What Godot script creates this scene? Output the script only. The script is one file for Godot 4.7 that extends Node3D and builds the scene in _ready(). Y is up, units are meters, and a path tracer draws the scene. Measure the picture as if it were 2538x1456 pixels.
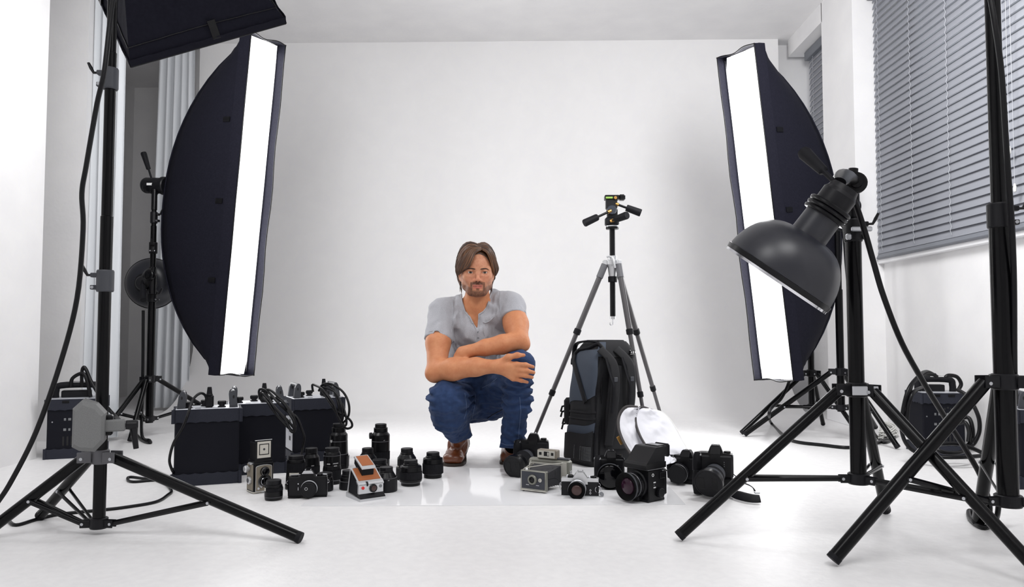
extends Node3D
# A photo studio: a man crouching among cameras and lenses between two strip softboxes.
# px, py below are photograph pixels (2538 x 1456); a pixel gives a direction, the distance comes from floor contact or a given depth.
const F := 1900.0
const EYE := Vector3(0, 0.62, 0)
var cam_basis: Basis
var M := {}
var names := {}
const SHEET := 0.002

class Geo:
	var v := PackedVector3Array()
	var n := PackedVector3Array()
	var ix := PackedInt32Array()
	var c := PackedColorArray()
	var paint := false
	var col := Color.WHITE
	func vert(p: Vector3, nn: Vector3) -> int:
		v.append(p); n.append(nn)
		if paint: c.append(col)
		return v.size() - 1
	func tri(a: int, b: int, d: int) -> void:
		if (v[b] - v[a]).cross(v[d] - v[a]).dot(n[a] + n[b] + n[d]) > 0.0:
			ix.append(a); ix.append(d); ix.append(b)
		else:
			ix.append(a); ix.append(b); ix.append(d)
	func face(p: Array, out: Vector3) -> void:
		var nn := Vector3.ZERO
		for i in p.size(): nn += (p[i] as Vector3).cross(p[(i + 1) % p.size()])
		nn = nn.normalized()
		if nn.dot(out) < 0: nn = -nn
		var k := []
		for q in p: k.append(vert(q, nn))
		for i in range(1, p.size() - 1): tri(k[0], k[i], k[i + 1])
	func box(ce: Vector3, s: Vector3, b := 0.0, bs := Basis()) -> Geo:
		var h := s * 0.5
		b = minf(b, minf(h.x, minf(h.y, h.z)) * 0.98)
		if b <= 0.0:
			for ax in 3:
				for sg in [-1.0, 1.0]:
					var nn := Vector3.ZERO; nn[ax] = sg
					var u := (ax + 1) % 3; var w := (ax + 2) % 3
					var q := []
					for k in [[-1, -1], [1, -1], [1, 1], [-1, 1]]:
						var p := Vector3.ZERO
						p[ax] = sg * h[ax]; p[u] = k[0] * h[u]; p[w] = k[1] * h[w]
						q.append(ce + bs * p)
					face(q, bs * nn)
			return self
		var P := {}
		for sx in [-1, 1]:
			for sy in [-1, 1]:
				for sz in [-1, 1]:
					var o := Vector3(sx * h.x, sy * h.y, sz * h.z)
					for ax in 3:
						var p := o
						for k in 3:
							if k != ax: p[k] -= sign(o[k]) * b
						P[[sx, sy, sz, ax]] = ce + bs * p
		for ax in 3:
			var u := (ax + 1) % 3; var w := (ax + 2) % 3
			for sg in [-1, 1]:
				var nn := Vector3.ZERO; nn[ax] = sg
				var q := []
				for k in [[-1, -1], [1, -1], [1, 1], [-1, 1]]:
					var key := [0, 0, 0, ax]; key[ax] = sg; key[u] = k[0]; key[w] = k[1]
					q.append(P[key])
				face(q, bs * nn)
			for su in [-1, 1]:
				for sw in [-1, 1]:
					var q := []
					for e in [[-1, u], [1, u], [1, w], [-1, w]]:
						var key := [0, 0, 0, e[1]]; key[ax] = e[0]; key[u] = su; key[w] = sw
						q.append(P[key])
					var nn := Vector3.ZERO; nn[u] = su; nn[w] = sw
					face(q, bs * nn)
		for sx in [-1, 1]:
			for sy in [-1, 1]:
				for sz in [-1, 1]:
					face([P[[sx, sy, sz, 0]], P[[sx, sy, sz, 1]], P[[sx, sy, sz, 2]]], bs * Vector3(sx, sy, sz))
		return self
	func ring_frame(t: Vector3, up: Vector3) -> Vector3:
		var s := up - t * up.dot(t)
		if s.length() < 0.001:
			s = t.cross(Vector3(0.3, 0.5, 0.8))
		return s.normalized()
	# swept tube; r a number or one per point; flat squeezes the section along the carried side vector
	func tube(p: Array, r, sides := 8, caps := true, flat := 1.0, side0 := Vector3.ZERO) -> Geo:
		var cnt := p.size()
		var rings := []
		var t0: Vector3 = (p[1] - p[0]).normalized()
		var s := ring_frame(t0, side0 if side0 != Vector3.ZERO else (Vector3.UP if absf(t0.y) < 0.9 else Vector3.RIGHT))
		for i in cnt:
			var t: Vector3
			if i == 0: t = t0
			elif i == cnt - 1: t = (p[i] - p[i - 1]).normalized()
			else: t = ((p[i + 1] - p[i]).normalized() + (p[i] - p[i - 1]).normalized()).normalized()
			s = ring_frame(t, s)
			var w := t.cross(s)
			var rr: float = r[i] if r is Array else r
			var ring := []
			for k in sides:
				var a := TAU * k / sides
				var d := s * cos(a) * flat + w * sin(a)
				var nn := (s * cos(a) / maxf(flat, 0.05) + w * sin(a)).normalized()
				ring.append(vert(p[i] + d * rr, nn))
			rings.append(ring)
			if caps and (i == 0 or i == cnt - 1) and rr > 0.00005:
				var q := []
				for k in sides: q.append(v[ring[k]])
				face(q, -t if i == 0 else t)
		for i in cnt - 1:
			for k in sides:
				var k2 := (k + 1) % sides
				tri(rings[i][k], rings[i][k2], rings[i + 1][k2])
				tri(rings[i][k], rings[i + 1][k2], rings[i + 1][k])
		return self
	func rod(a: Vector3, b: Vector3, r, sides := 10) -> Geo:
		return tube([a, b], r, sides)
	# profile of Vector2(radius, height) round the Y axis of xf; smooth blends the normals along the profile
	func lathe(pr: Array, seg := 24, xf := Transform3D(), smooth := false, a0 := 0.0, a1 := TAU) -> Geo:
		var full := absf(a1 - a0 - TAU) < 0.001
		var m := pr.size()
		var nm := []
		for i in m - 1:
			var d: Vector2 = pr[i + 1] - pr[i]
			nm.append(Vector2(d.y, -d.x).normalized())
		for i in m - 1:
			var na: Vector2 = nm[i]; var nb: Vector2 = nm[i]
			if smooth:
				if i > 0: na = (nm[i] + nm[i - 1]).normalized()
				if i < m - 2: nb = (nm[i] + nm[i + 1]).normalized()
			var A := []; var B := []
			for k in seg + 1:
				var an := a0 + (a1 - a0) * k / seg
				var cs := sin(an); var sn := cos(an)
				A.append(vert(xf * Vector3(pr[i].x * cs, pr[i].y, pr[i].x * sn), (xf.basis * Vector3(na.x * cs, na.y, na.x * sn)).normalized()))
				B.append(vert(xf * Vector3(pr[i + 1].x * cs, pr[i + 1].y, pr[i + 1].x * sn), (xf.basis * Vector3(nb.x * cs, nb.y, nb.x * sn)).normalized()))
			for k in seg:
				if pr[i].x > 0.00001: tri(A[k], A[k + 1], B[k + 1])
				if pr[i + 1].x > 0.00001: tri(A[k], B[k + 1], B[k])
		if not full: pass
		return self
	# polygon in the XY plane of xf, extruded from z0 to z1
	func prism(poly: PackedVector2Array, z0: float, z1: float, xf := Transform3D()) -> Geo:
		var t := Geometry2D.triangulate_polygon(poly)
		for zz in [z0, z1]:
			var nn := (xf.basis * Vector3(0, 0, 1.0 if zz == maxf(z0, z1) else -1.0)).normalized()
			var b := v.size()
			for p in poly: vert(xf * Vector3(p.x, p.y, zz), nn)
			for i in range(0, t.size(), 3): tri(b + t[i], b + t[i + 1], b + t[i + 2])
		var area := 0.0
		for i in poly.size(): area += poly[i].cross(poly[(i + 1) % poly.size()])
		for i in poly.size():
			var p := poly[i]; var q := poly[(i + 1) % poly.size()]
			var e := q - p
			var o := Vector3(e.y, -e.x, 0) * (1.0 if area > 0 else -1.0)
			face([xf * Vector3(p.x, p.y, z0), xf * Vector3(q.x, q.y, z0), xf * Vector3(q.x, q.y, z1), xf * Vector3(p.x, p.y, z1)], xf.basis * o)
		return self
	# grid of points rows x cols with blended normals; closed joins the last column to the first
	func grid(rows: Array, closed := false, outward := Vector3.ZERO, centre = null) -> Geo:
		var R := rows.size(); var C: int = rows[0].size()
		var base := v.size()
		var acc := PackedVector3Array(); acc.resize(R * C)
		var q := []
		for i in R - 1:
			for j in (C if closed else C - 1):
				var j2 := (j + 1) % C
				var a: Vector3 = rows[i][j]; var b: Vector3 = rows[i][j2]; var d: Vector3 = rows[i + 1][j2]; var e: Vector3 = rows[i + 1][j]
				var nn := (d - a).cross(e - b)
				acc[i * C + j] += nn; acc[i * C + j2] += nn; acc[(i + 1) * C + j] += nn; acc[(i + 1) * C + j2] += nn
				q.append([i * C + j, i * C + j2, (i + 1) * C + j2, (i + 1) * C + j])
		var flip := 0.0
		for i in R:
			for j in C:
				var o := outward
				if centre != null: o = rows[i][j] - centre
				flip += acc[i * C + j].dot(o)
		for i in R:
			for j in C:
				var nn := acc[i * C + j].normalized()
				vert(rows[i][j], -nn if flip < 0 else nn)
		for k in q:
			tri(base + k[0], base + k[1], base + k[2])
			tri(base + k[0], base + k[2], base + k[3])
		return self
	# a sheet with thickness: front grid, back grid and rim
	func sheet(rows: Array, th: float, out: Vector3) -> Geo:
		var g := Geo.new(); g.grid(rows, false, out)
		var C: int = rows[0].size()
		var back := []
		for i in rows.size():
			var r := []
			for j in C: r.append(rows[i][j] - g.n[i * C + j] * th)
			back.append(r)
		grid(rows, false, out); grid(back, false, -out)
		var loop := []
		for j in C: loop.append([0, j])
		for i in range(1, rows.size()): loop.append([i, C - 1])
		for j in range(C - 2, -1, -1): loop.append([rows.size() - 1, j])
		for i in range(rows.size() - 2, 0, -1): loop.append([i, 0])
		var mid: Vector3 = rows[rows.size() / 2][C / 2]
		for k in loop.size():
			var a = loop[k]; var b = loop[(k + 1) % loop.size()]
			var p: Vector3 = rows[a[0]][a[1]]; var q: Vector3 = rows[b[0]][b[1]]
			if p.distance_to(q) > 0.000001:
				face([p, q, back[b[0]][b[1]], back[a[0]][a[1]]], p - mid)
		return self
	func add(g: Geo) -> Geo:
		var b := v.size()
		v.append_array(g.v); n.append_array(g.n)
		if paint:
			if g.c.size() == g.v.size(): c.append_array(g.c)
			else:
				for i in g.v.size(): c.append(col)
		for i in g.ix: ix.append(b + i)
		return self
	func move(t: Transform3D) -> Geo:
		for i in v.size():
			v[i] = t * v[i]
			n[i] = (t.basis * n[i]).normalized()
		return self
	func low() -> Vector3:
		var a := v[0]; var b := v[0]
		for p in v:
			a = a.min(p); b = b.max(p)
		return Vector3((a.x + b.x) / 2, a.y, (a.z + b.z) / 2)
	func mesh() -> ArrayMesh:
		var a := []; a.resize(Mesh.ARRAY_MAX)
		a[Mesh.ARRAY_VERTEX] = v; a[Mesh.ARRAY_NORMAL] = n; a[Mesh.ARRAY_INDEX] = ix
		if paint: a[Mesh.ARRAY_COLOR] = c
		var m := ArrayMesh.new()
		m.add_surface_from_arrays(Mesh.PRIMITIVE_TRIANGLES, a)
		return m

func G() -> Geo: return Geo.new()
func V(x: float, y: float, z: float) -> Vector3: return Vector3(x, y, z)
func V2(x: float, y: float) -> Vector2: return Vector2(x, y)
func X(o := Vector3.ZERO, yaw := 0.0, pitch := 0.0, roll := 0.0) -> Transform3D:
	return Transform3D(Basis.from_euler(Vector3(deg_to_rad(pitch), deg_to_rad(yaw), deg_to_rad(roll))), o)
# transform whose Y axis runs along d: for lathes lying on their side
func along(o: Vector3, d: Vector3) -> Transform3D:
	var y := d.normalized()
	var x := (Vector3.UP if absf(y.y) < 0.9 else Vector3.BACK).cross(y).normalized()
	return Transform3D(Basis(x, y, x.cross(y)), o)
func P2(a: Array) -> PackedVector2Array:
	var p := PackedVector2Array()
	for i in range(0, a.size(), 2): p.append(Vector2(a[i], a[i + 1]))
	return p
func pr(a: Array) -> Array:
	var p := []
	for i in range(0, a.size(), 2): p.append(Vector2(a[i], a[i + 1]))
	return p

func ray(px: float, py: float) -> Vector3:
	return cam_basis * Vector3((px - 1269.0) / F, -(py - 728.0) / F, -1.0)
func at(px: float, py: float, z: float) -> Vector3:
	var d := ray(px, py)
	return EYE + d * (z / -d.z)
func fl(px: float, py: float, h := 0.0) -> Vector3:
	var d := ray(px, py)
	return EYE + d * ((h - EYE.y) / d.y)

func numbered(called: String) -> String:
	if not names.has(called):
		names[called] = 0
		return called
	names[called] += 1
	return "%s_%03d" % [called, names[called]]
func tag(o: Node, label: String, category: String, group := "") -> void:
	o.set_meta("label", label); o.set_meta("category", category)
	if group: o.set_meta("group", group)
func thing(called: String, label: String, category: String, where := Vector3.ZERO, yaw := 0.0, group := "", s := 1.0) -> Node3D:
	var o := Node3D.new()
	o.name = numbered(called)
	add_child(o)
	o.transform = Transform3D(Basis(Vector3.UP, deg_to_rad(yaw)).scaled(Vector3.ONE * s), where)
	tag(o, label, category, group)
	return o
# thing standing on the floor at a pixel, authored in photograph pixels and turned to face the lens (+ yaw)
func thing_px(called: String, label: String, category: String, px: float, py: float, yaw := 0.0, group := "", lift := SHEET) -> Node3D:
	var p := fl(px, py)
	var y := rad_to_deg(atan2(-p.x, -p.z))
	return thing(called, label, category, p + Vector3(0, lift, 0), y + yaw, group, -p.z / F)
func part(o: Node3D, called: String, g: Geo, m: Material, label := "") -> MeshInstance3D:
	var i := MeshInstance3D.new()
	i.name = called
	i.mesh = g.mesh()
	i.material_override = m
	if label: i.set_meta("label", label)
	o.add_child(i, true)
	return i
# the same for a shape given in world coordinates
func wpart(o: Node3D, called: String, g: Geo, m: Material, label := "") -> MeshInstance3D:
	var t := o.transform
	if o.get_parent() != self: t = (o.get_parent() as Node3D).transform * t
	return part(o, called, g.move(t.affine_inverse()), m, label)
# a thing of one mesh, in world coordinates
func solo(called: String, label: String, category: String, g: Geo, m: Material, group := "") -> MeshInstance3D:
	var b := g.low()
	var i := MeshInstance3D.new()
	i.name = numbered(called)
	i.mesh = g.move(Transform3D(Basis(), -b)).mesh()
	i.material_override = m
	i.position = b
	tag(i, label, category, group)
	add_child(i)
	return i
func struct(called: String, g: Geo, m: Material, label := "", category := "") -> MeshInstance3D:
	var i := MeshInstance3D.new()
	i.name = called
	i.mesh = g.mesh()
	i.material_override = m
	i.set_meta("kind", "structure")
	if label: i.set_meta("label", label)
	if category: i.set_meta("category", category)
	add_child(i)
	return i
# smooth curve through the points
func curve(p: Array, steps := 6) -> Array:
	var o := []
	for i in p.size() - 1:
		var a: Vector3 = p[maxi(i - 1, 0)]; var b: Vector3 = p[i]; var c: Vector3 = p[i + 1]; var d: Vector3 = p[mini(i + 2, p.size() - 1)]
		for k in steps: o.append(b.cubic_interpolate(c, a, d, float(k) / steps))
	o.append(p[p.size() - 1])
	return o
# cable through [px, py, depth]; depth 0 lies on the floor
func cpts(a: Array, r: float) -> Array:
	var p := []
	for k in a: p.append(fl(k[0], k[1], r) if k[2] == 0 else at(k[0], k[1], k[2]))
	return p
func cable(called: String, label: String, a: Array, r: float, m: Material, group := "", steps := 6) -> MeshInstance3D:
	return solo(called, label, "cable", G().tube(curve(cpts(a, r), steps), r, 8), m, group)

func mat(key: String, c: Color, rough := 0.5, metal := 0.0, opt := {}) -> StandardMaterial3D:
	var m := StandardMaterial3D.new()
	m.resource_name = key
	m.albedo_color = c
	m.roughness = rough
	m.metallic = metal
	for k in opt: m.set(k, opt[k])
	M[key] = m
	return m
func rgb(r: int, g: int, b: int) -> Color: return Color8(r, g, b)
func noise_tex(freq: float, lo: Color, hi: Color, sd := 1, size := 512, oct := 4, normal := false, bump := 4.0) -> NoiseTexture2D:
	var t := NoiseTexture2D.new()
	var f := FastNoiseLite.new()
	f.seed = sd; f.frequency = freq; f.fractal_octaves = oct
	t.noise = f; t.seamless = true; t.width = size; t.height = size
	if normal:
		t.as_normal_map = true; t.bump_strength = bump
	else:
		var g := Gradient.new()
		g.set_color(0, lo); g.set_color(1, hi)
		t.color_ramp = g
	return t
func tri_mat(key: String, c: Color, rough: float, scale: float, tex: Texture2D = null, nrm: Texture2D = null, ns := 0.5, opt := {}) -> StandardMaterial3D:
	var m := mat(key, c, rough, 0.0, opt)
	m.uv1_triplanar = true; m.uv1_world_triplanar = true
	m.uv1_scale = Vector3.ONE * scale
	m.albedo_texture = tex
	if nrm:
		m.normal_enabled = true; m.normal_texture = nrm; m.normal_scale = ns
	return m
func materials() -> void:
	mat("black_plastic", rgb(15, 15, 19), 0.42, 0.0, {"metallic_specular": 0.36})
	mat("black_satin", rgb(9, 9, 12), 0.3, 0.0, {"metallic_specular": 0.36})
	mat("black_gloss", rgb(12, 12, 15), 0.12)
	mat("black_rubber", rgb(19, 19, 23), 0.6, 0.0, {"metallic_specular": 0.3})
	mat("black_tube", rgb(7, 7, 9), 0.24, 0.0, {"metallic_specular": 0.3})
	mat("cord_black", rgb(11, 11, 14), 0.36, 0.0, {"metallic_specular": 0.35})
	mat("dark_grey", rgb(58, 60, 66), 0.5)
	mat("mid_grey", rgb(116, 118, 120), 0.5)
	mat("grey_bracket", rgb(92, 92, 96), 0.45)
	mat("chrome", rgb(225, 226, 230), 0.16, 1.0)
	mat("steel", rgb(190, 192, 196), 0.32, 1.0)
	mat("silver", rgb(205, 206, 208), 0.34, 0.75)
	mat("brass", rgb(196, 150, 84), 0.3, 0.9)
	mat("white_print", rgb(225, 225, 225), 0.6)
	mat("ink_black", rgb(14, 14, 16), 0.7)
	mat("white_cable", rgb(222, 222, 218), 0.5)
	mat("taupe_leather", rgb(128, 120, 106), 0.6)
	mat("ivory", rgb(200, 196, 186), 0.5)
	mat("tan_leather", rgb(162, 92, 48), 0.6)
	mat("red_button", rgb(212, 34, 30), 0.35)
	mat("grey_olive", rgb(122, 122, 114), 0.42, 0.3)
	mat("pale_metal", rgb(186, 184, 176), 0.38, 0.4)
	mat("lens_glass", rgb(6, 6, 9), 0.06, 0.0, {"metallic_specular": 0.4})
	mat("coat_glass", rgb(44, 20, 36), 0.08, 0.0, {"metallic_specular": 0.4})
	mat("amber_glass", rgb(70, 52, 50), 0.08, 0.0, {"metallic_specular": 0.4})
	mat("level_green", rgb(150, 190, 90), 0.2)
	mat("lens_black", rgb(5, 5, 6), 0.55, 0.0, {"metallic_specular": 0.2})
	mat("carbon", rgb(78, 76, 78), 0.4, 0.2)
	mat("cast_grey", rgb(124, 125, 125), 0.55, 0.2)
	tri_mat("cloth_black", rgb(27, 27, 37), 0.8, 6.0, noise_tex(0.02, Color(0.75, 0.75, 0.8), Color(1, 1, 1), 5), noise_tex(0.03, Color.BLACK, Color.WHITE, 6, 512, 4, true, 5.0), 0.25, {"metallic_specular": 0.25})
	tri_mat("pack_grey", rgb(46, 48, 58), 0.62, 8.0, noise_tex(0.05, Color(0.85, 0.85, 0.85), Color(1, 1, 1), 8), noise_tex(0.3, Color.BLACK, Color.WHITE, 9, 512, 2, true, 2.0), 0.25, {"metallic_specular": 0.3})
	tri_mat("pack_black", rgb(14, 15, 24), 0.66, 8.0, null, noise_tex(0.3, Color.BLACK, Color.WHITE, 9, 512, 2, true, 2.0), 0.25, {"metallic_specular": 0.3})
func _ready() -> void:
	# camera
	cam_basis = Basis(Vector3.UP, atan(42.0 / F)) * Basis(Vector3.RIGHT, atan(94.0 / F))
	var cam := Camera3D.new()
	cam.name = "camera"
	cam.fov = rad_to_deg(2.0 * atan(728.0 / F))
	cam.transform = Transform3D(cam_basis, EYE)
	cam.near = 0.05; cam.far = 60.0
	add_child(cam)
	cam.current = true
	# air outside the windows and the exposure
	var env := Environment.new()
	env.background_mode = Environment.BG_COLOR
	env.background_color = Color(0.84, 0.86, 0.9)
	env.background_energy_multiplier = 0.6
	env.tonemap_mode = Environment.TONE_MAPPER_LINEAR
	env.tonemap_exposure = EXPOSURE
	env.sdfgi_enabled = true; env.ssao_enabled = true; env.ssil_enabled = true
	var we := WorldEnvironment.new()
	we.name = "world_environment"
	we.environment = env
	add_child(we)
	materials()
	room()
	blinds()
	curtains()
	lights_and_stands()
	packs()
	cables()
	person()
	tripod()
	backpack()
	diffuser()
	lenses()
	cameras_left()
	cameras_right()

const EXPOSURE := 1.06
const E_STRIP := 1.2
const E_KEY := 1.6
const E_KEYR := 4.1
const E_CEIL := 2.6
const BACK := 6.2
const CEIL := 3.0
const XP := 2.12
const XB := 2.29
const XL := -2.36

func room() -> void:
	var wall := tri_mat("wall_paint", rgb(238, 237, 237), 0.75, 0.6, noise_tex(0.008, Color(0.965, 0.965, 0.97), Color(1, 1, 1), 3), noise_tex(0.08, Color.BLACK, Color.WHITE, 4, 512, 4, true, 2.0), 0.08)
	var cyc := tri_mat("backdrop_paint", rgb(240, 239, 239), 0.8, 0.5, noise_tex(0.02, Color(0.988, 0.988, 0.99), Color(1, 1, 1), 12))
	var ft := noise_tex(0.03, Color(0.965, 0.965, 0.968), Color(1, 1, 1), 21, 1024, 6)
	var floor_m := tri_mat("floor_paint", rgb(241, 240, 240), 0.42, 0.7, ft, noise_tex(0.05, Color.BLACK, Color.WHITE, 22, 1024, 5, true, 3.0), 0.12)
	floor_m.metallic_specular = 0.4
	struct("floor", G().box(V(-0.5, -0.1, -2.9), V(7.4, 0.2, 12.6)), floor_m, "white painted concrete studio floor")
	struct("ceiling", G().box(V(-0.5, CEIL + 0.1, -2.9), V(7.4, 0.2, 12.6)), wall, "white ceiling above the backdrop")
	struct("wall_front", G().box(V(-0.5, CEIL / 2, 3.3), V(7.4, CEIL, 0.2)), wall)
	# the back wall ends at an unlit passage that the curtains screen off
	var xo := at(398, 600, BACK + 0.12).x
	struct("wall_back", G().box(V((xo + 3.2) / 2, CEIL / 2, -BACK - 0.22), V(3.2 - xo, CEIL, 0.2)), wall, "white wall behind the backdrop")
	struct("wall_passage", G().box(V(xo + 0.1, CEIL / 2, -6.9), V(0.2, CEIL, 1.2)).box(V((xo - 3.9) / 2, CEIL / 2, -7.4), V(xo + 4.3, CEIL, 0.2)), wall, "white walls of the dim passage between the curtains")
	# left wall: near slab, the recess behind it and its end
	var xl := at(106, 600, 3.72).x
	struct("wall_left", G().box(V(xl - 0.85, CEIL / 2, -0.21), V(1.7, CEIL, 7.02)), wall, "white wall beside the tall light stand")
	var xr := at(206, 600, 4.3).x
	struct("wall_recess", G().box(V((xr - 4.0) / 2, CEIL / 2, -4.4), V(xr + 4.0, CEIL, 0.2)), wall, "white wall return beside the curtain")
	struct("wall_side", G().box(V(-3.95, CEIL / 2, -6.3), V(0.2, CEIL, 5.6)), wall)
	# right wall: pillars, parapet and lintel round two windows
	var wr := G()
	wr.box(V(XP + 0.2, CEIL / 2, -5.24), V(0.4, CEIL, 0.52))
	wr.box(V(XP + 0.2, CEIL / 2, 0.5), V(0.4, CEIL, 5.4))
	wr.box(V(XB + 0.15, 0.53, -3.6), V(0.3, 1.06, 2.8))
	wr.box(V(XB + 0.15, 0.53, -5.85), V(0.3, 1.06, 0.72))
	wr.box(V(XP + 0.2, (2.86 + CEIL) / 2, -3.6), V(0.4, CEIL - 2.86, 2.8))
	wr.box(V(XP + 0.2, (2.86 + CEIL) / 2, -5.85), V(0.4, CEIL - 2.86, 0.72))
	struct("wall_right", wr, wall, "white pillars and parapet around the blinded windows")
	struct("trim_1", G().box(V(XB + 0.01, 1.07, -3.59), V(0.1, 0.03, 2.78), 0.004), mat("sill_white", rgb(240, 240, 242), 0.4), "white window sill under the wide blind")
	struct("trim_2", G().box(V(XB + 0.01, 1.07, -5.85), V(0.1, 0.03, 0.7), 0.004), M.sill_white)
	struct("trim_3", G().box(V(XP - 0.008, 0.045, -5.24), V(0.016, 0.09, 0.52), 0.003), M.sill_white)
	var glass := mat("window_glass", Color(0.9, 0.95, 1.0, 0.15), 0.05, 0.0, {"transparency": BaseMaterial3D.TRANSPARENCY_ALPHA})
	var wn := 0
	for w in [[-3.6, 2.78], [-5.85, 0.7]]:
		wn += 1
		var fr := G()
		for y in [1.1, 2.84]: fr.box(V(XB + 0.24, y, w[0]), V(0.05, 0.05, w[1]), 0.004)
		for k in [-0.5, 0.0, 0.5]: fr.box(V(XB + 0.24, 1.97, w[0] + k * (w[1] - 0.05)), V(0.05, 1.7, 0.05), 0.004)
		var wi := struct("window_%d" % wn, fr, M.sill_white)
		part(wi, "pane", G().box(V(XB + 0.24, 1.97, w[0]), V(0.006, 1.7, w[1] - 0.04)), glass)
	# backdrop: wall panel curving down into the floor
	var rows := []
	var x0 := -2.72; var x1 := 2.03; var rad := 0.6; var zb := -BACK + 0.02
	var prof := [V2(zb, CEIL + 0.01), V2(zb, 2.0), V2(zb, 1.2)]
	for k in 13:
		var a := PI / 2 * k / 12.0
		prof.append(V2(zb + rad * (1.0 - cos(a)), 0.012 + rad * (1.0 - sin(a))))
	prof.append(V2(zb + rad + 0.12, 0.002)); prof.append(V2(zb + rad + 0.3, -0.004))
	for p in prof:
		var r := []
		for k in 9: r.append(V(lerpf(x0, x1, k / 8.0), p.y, p.x))
		rows.append(r)
	struct("wall_backdrop", G().sheet(rows, 0.03, V(0, 0.3, 1)), cyc, "large white backdrop panel curving down into the floor")
	# glossy sheet under the cameras
	var gl := mat("gloss_sheet", rgb(246, 246, 248), 0.07, 0.0, {"metallic_specular": 0.34})
	var a0 := fl(745, 1256); var b0 := fl(1699, 1252)
	var z1 := -3.5
	var sg := G()
	var poly := P2([a0.x, -a0.z, b0.x, -b0.z, b0.x, -z1, a0.x, -z1])
	sg.prism(poly, 0.0004, SHEET, Transform3D(Basis(V(1, 0, 0), V(0, 0, -1), V(0, 1, 0)), Vector3.ZERO))
	solo("floor_sheet", "glossy white plastic sheet laid flat under the cameras", "sheet", sg, gl)

func blinds() -> void:
	var slat_m := mat("blind_slat", rgb(142, 144, 151), 0.75, 0.0, {"metallic_specular": 0.25})
	var cord := mat("blind_cord", rgb(170, 172, 178), 0.7)
	var rail_m := mat("blind_rail", rgb(112, 115, 122), 0.5)
	var k := 0
	for w in [[-3.6, 2.72, 36, "wide grey venetian blind closed beside the pulley-cord window", [4.87, 4.47, 4.08, 3.69, 3.3]], [-5.8, 0.58, 37, "narrow grey venetian blind in the gap beside the backdrop", [5.6, 5.98]]]:
		var b := thing("venetian_blind", ["wide grey venetian blind hanging over the power pack by the wall", "narrow grey venetian blind between pillar and backdrop corner"][k], "blind", V(XB - 0.04, 1.09, w[0]))
		var base := Basis(Vector3.BACK, deg_to_rad(72))
		var sl := G()
		# one gently curved slat, its lower edge towards the room
		var rows := []
		for i in 5:
			var t := i / 4.0 - 0.5
			var q := base * V(t * 0.05, 0.0015 * (1 - 4 * t * t), 0)
			rows.append([V(q.x, q.y, -w[1] / 2), V(q.x, q.y, w[1] / 2)])
		sl.sheet(rows, 0.0012, V(-1, 0.3, 0))
		var pitch := 0.0445
		var count := int((2.8 - 1.14) / pitch) + 1
		var first: MeshInstance3D
		for i in count:
			var s: MeshInstance3D
			if i == 0:
				s = part(b, "slat", sl, slat_m); first = s
			else:
				s = first.duplicate(); s.name = "slat"; b.add_child(s, true)
			s.position = V(0, 0.05 + i * pitch, 0)
		part(b, "bottom_rail", G().box(V(0, 0.012, 0), V(0.045, 0.022, w[1]), 0.004, Basis(Vector3.BACK, deg_to_rad(60))), rail_m)
		part(b, "head_rail", G().box(V(-0.01, 1.73, 0), V(0.06, 0.07, w[1] + 0.02), 0.004), rail_m)
		for z in w[4]:
			var tape := G()
			for i in count * 2:
				var y := 0.04 + i * pitch / 2
				tape.rod(V(-0.016 - 0.008 * (i % 2), y, -z - w[0]), V(-0.024 + 0.008 * (i % 2), y + pitch / 2, -z - w[0]), 0.0016, 5)
			part(b, "ladder_cord", tape, cord)
		if k == 0:
			for c in [[2487, 120, 3.56, 1.72], [2495, 230, 3.53, 1.40], [2503, 280, 3.50, 1.22]]:
				var z: float = -c[2] - w[0]
				var pc := part(b, "pull_cord", G().rod(V(-0.04, 1.7, z), V(-0.045, c[3] - 1.02, z), 0.0014, 5), cord)
				part(pc, "cord_weight", G().lathe(pr([0, 0, 0.006, 0.004, 0.008, 0.02, 0.004, 0.04, 0, 0.042]), 10, X(V(-0.045, c[3] - 1.06, z))), M.white_cable)
		k += 1

func curtains() -> void:
	var cm := tri_mat("curtain_cloth", rgb(226, 229, 233), 0.85, 3.0, noise_tex(0.2, Color(0.95, 0.95, 0.95), Color(1, 1, 1), 31), null, 0.5, {"backlight_enabled": true, "backlight": Color(0.12, 0.12, 0.12)})
	# hanging folds between two floor points; the lower hem flares
	var spec := [
		[at(200, 600, 4.36), at(299, 600, 4.32), 5.0, 0.026, 0.0, "white curtain bunched at the end of the white wall return"],
		[at(386, 600, 6.0), at(474, 600, 6.02), 5.0, 0.03, 0.12, "white curtain hanging beside the grey wall section and backdrop"]]
	for s in spec:
		s[0].y = 0.0; s[1].y = 0.0
		var rows := []
		var d: Vector3 = s[1] - s[0]
		var nn := V(-d.z, 0, d.x).normalized()
		for i in 25:
			var t := i / 24.0
			var y := lerpf(0.02, CEIL - 0.03, t)
			var r := []
			for j in 57:
				var u := j / 56.0
				var spread := (1.0 - t) * float(s[4])
				var p: Vector3 = s[0] + d * (u - spread * (1.0 - u))
				var ph := u * TAU * float(s[2]) + sin(t * 3.0 + u * 4.0) * 0.6
				r.append(V(p.x, y, p.z) + nn * (sin(ph) * float(s[3]) * (0.75 + 0.25 * sin(t * 5.0 + u * 9.0)) * (1.2 - 0.5 * t)))
			rows.append(r)
		var g := G()
		g.sheet(rows, 0.002, V(0, 0, 1))
		var c := thing("curtain", s[5], "curtain", s[0].lerp(s[1], 0.5))
		wpart(c, "cloth", g, cm)
		wpart(c, "curtain_rail", G().box((s[0] + s[1]) / 2 + V(0, CEIL - 0.012, 0), V(d.length() + 0.1, 0.02, 0.03), 0.003), M.silver)
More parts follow.
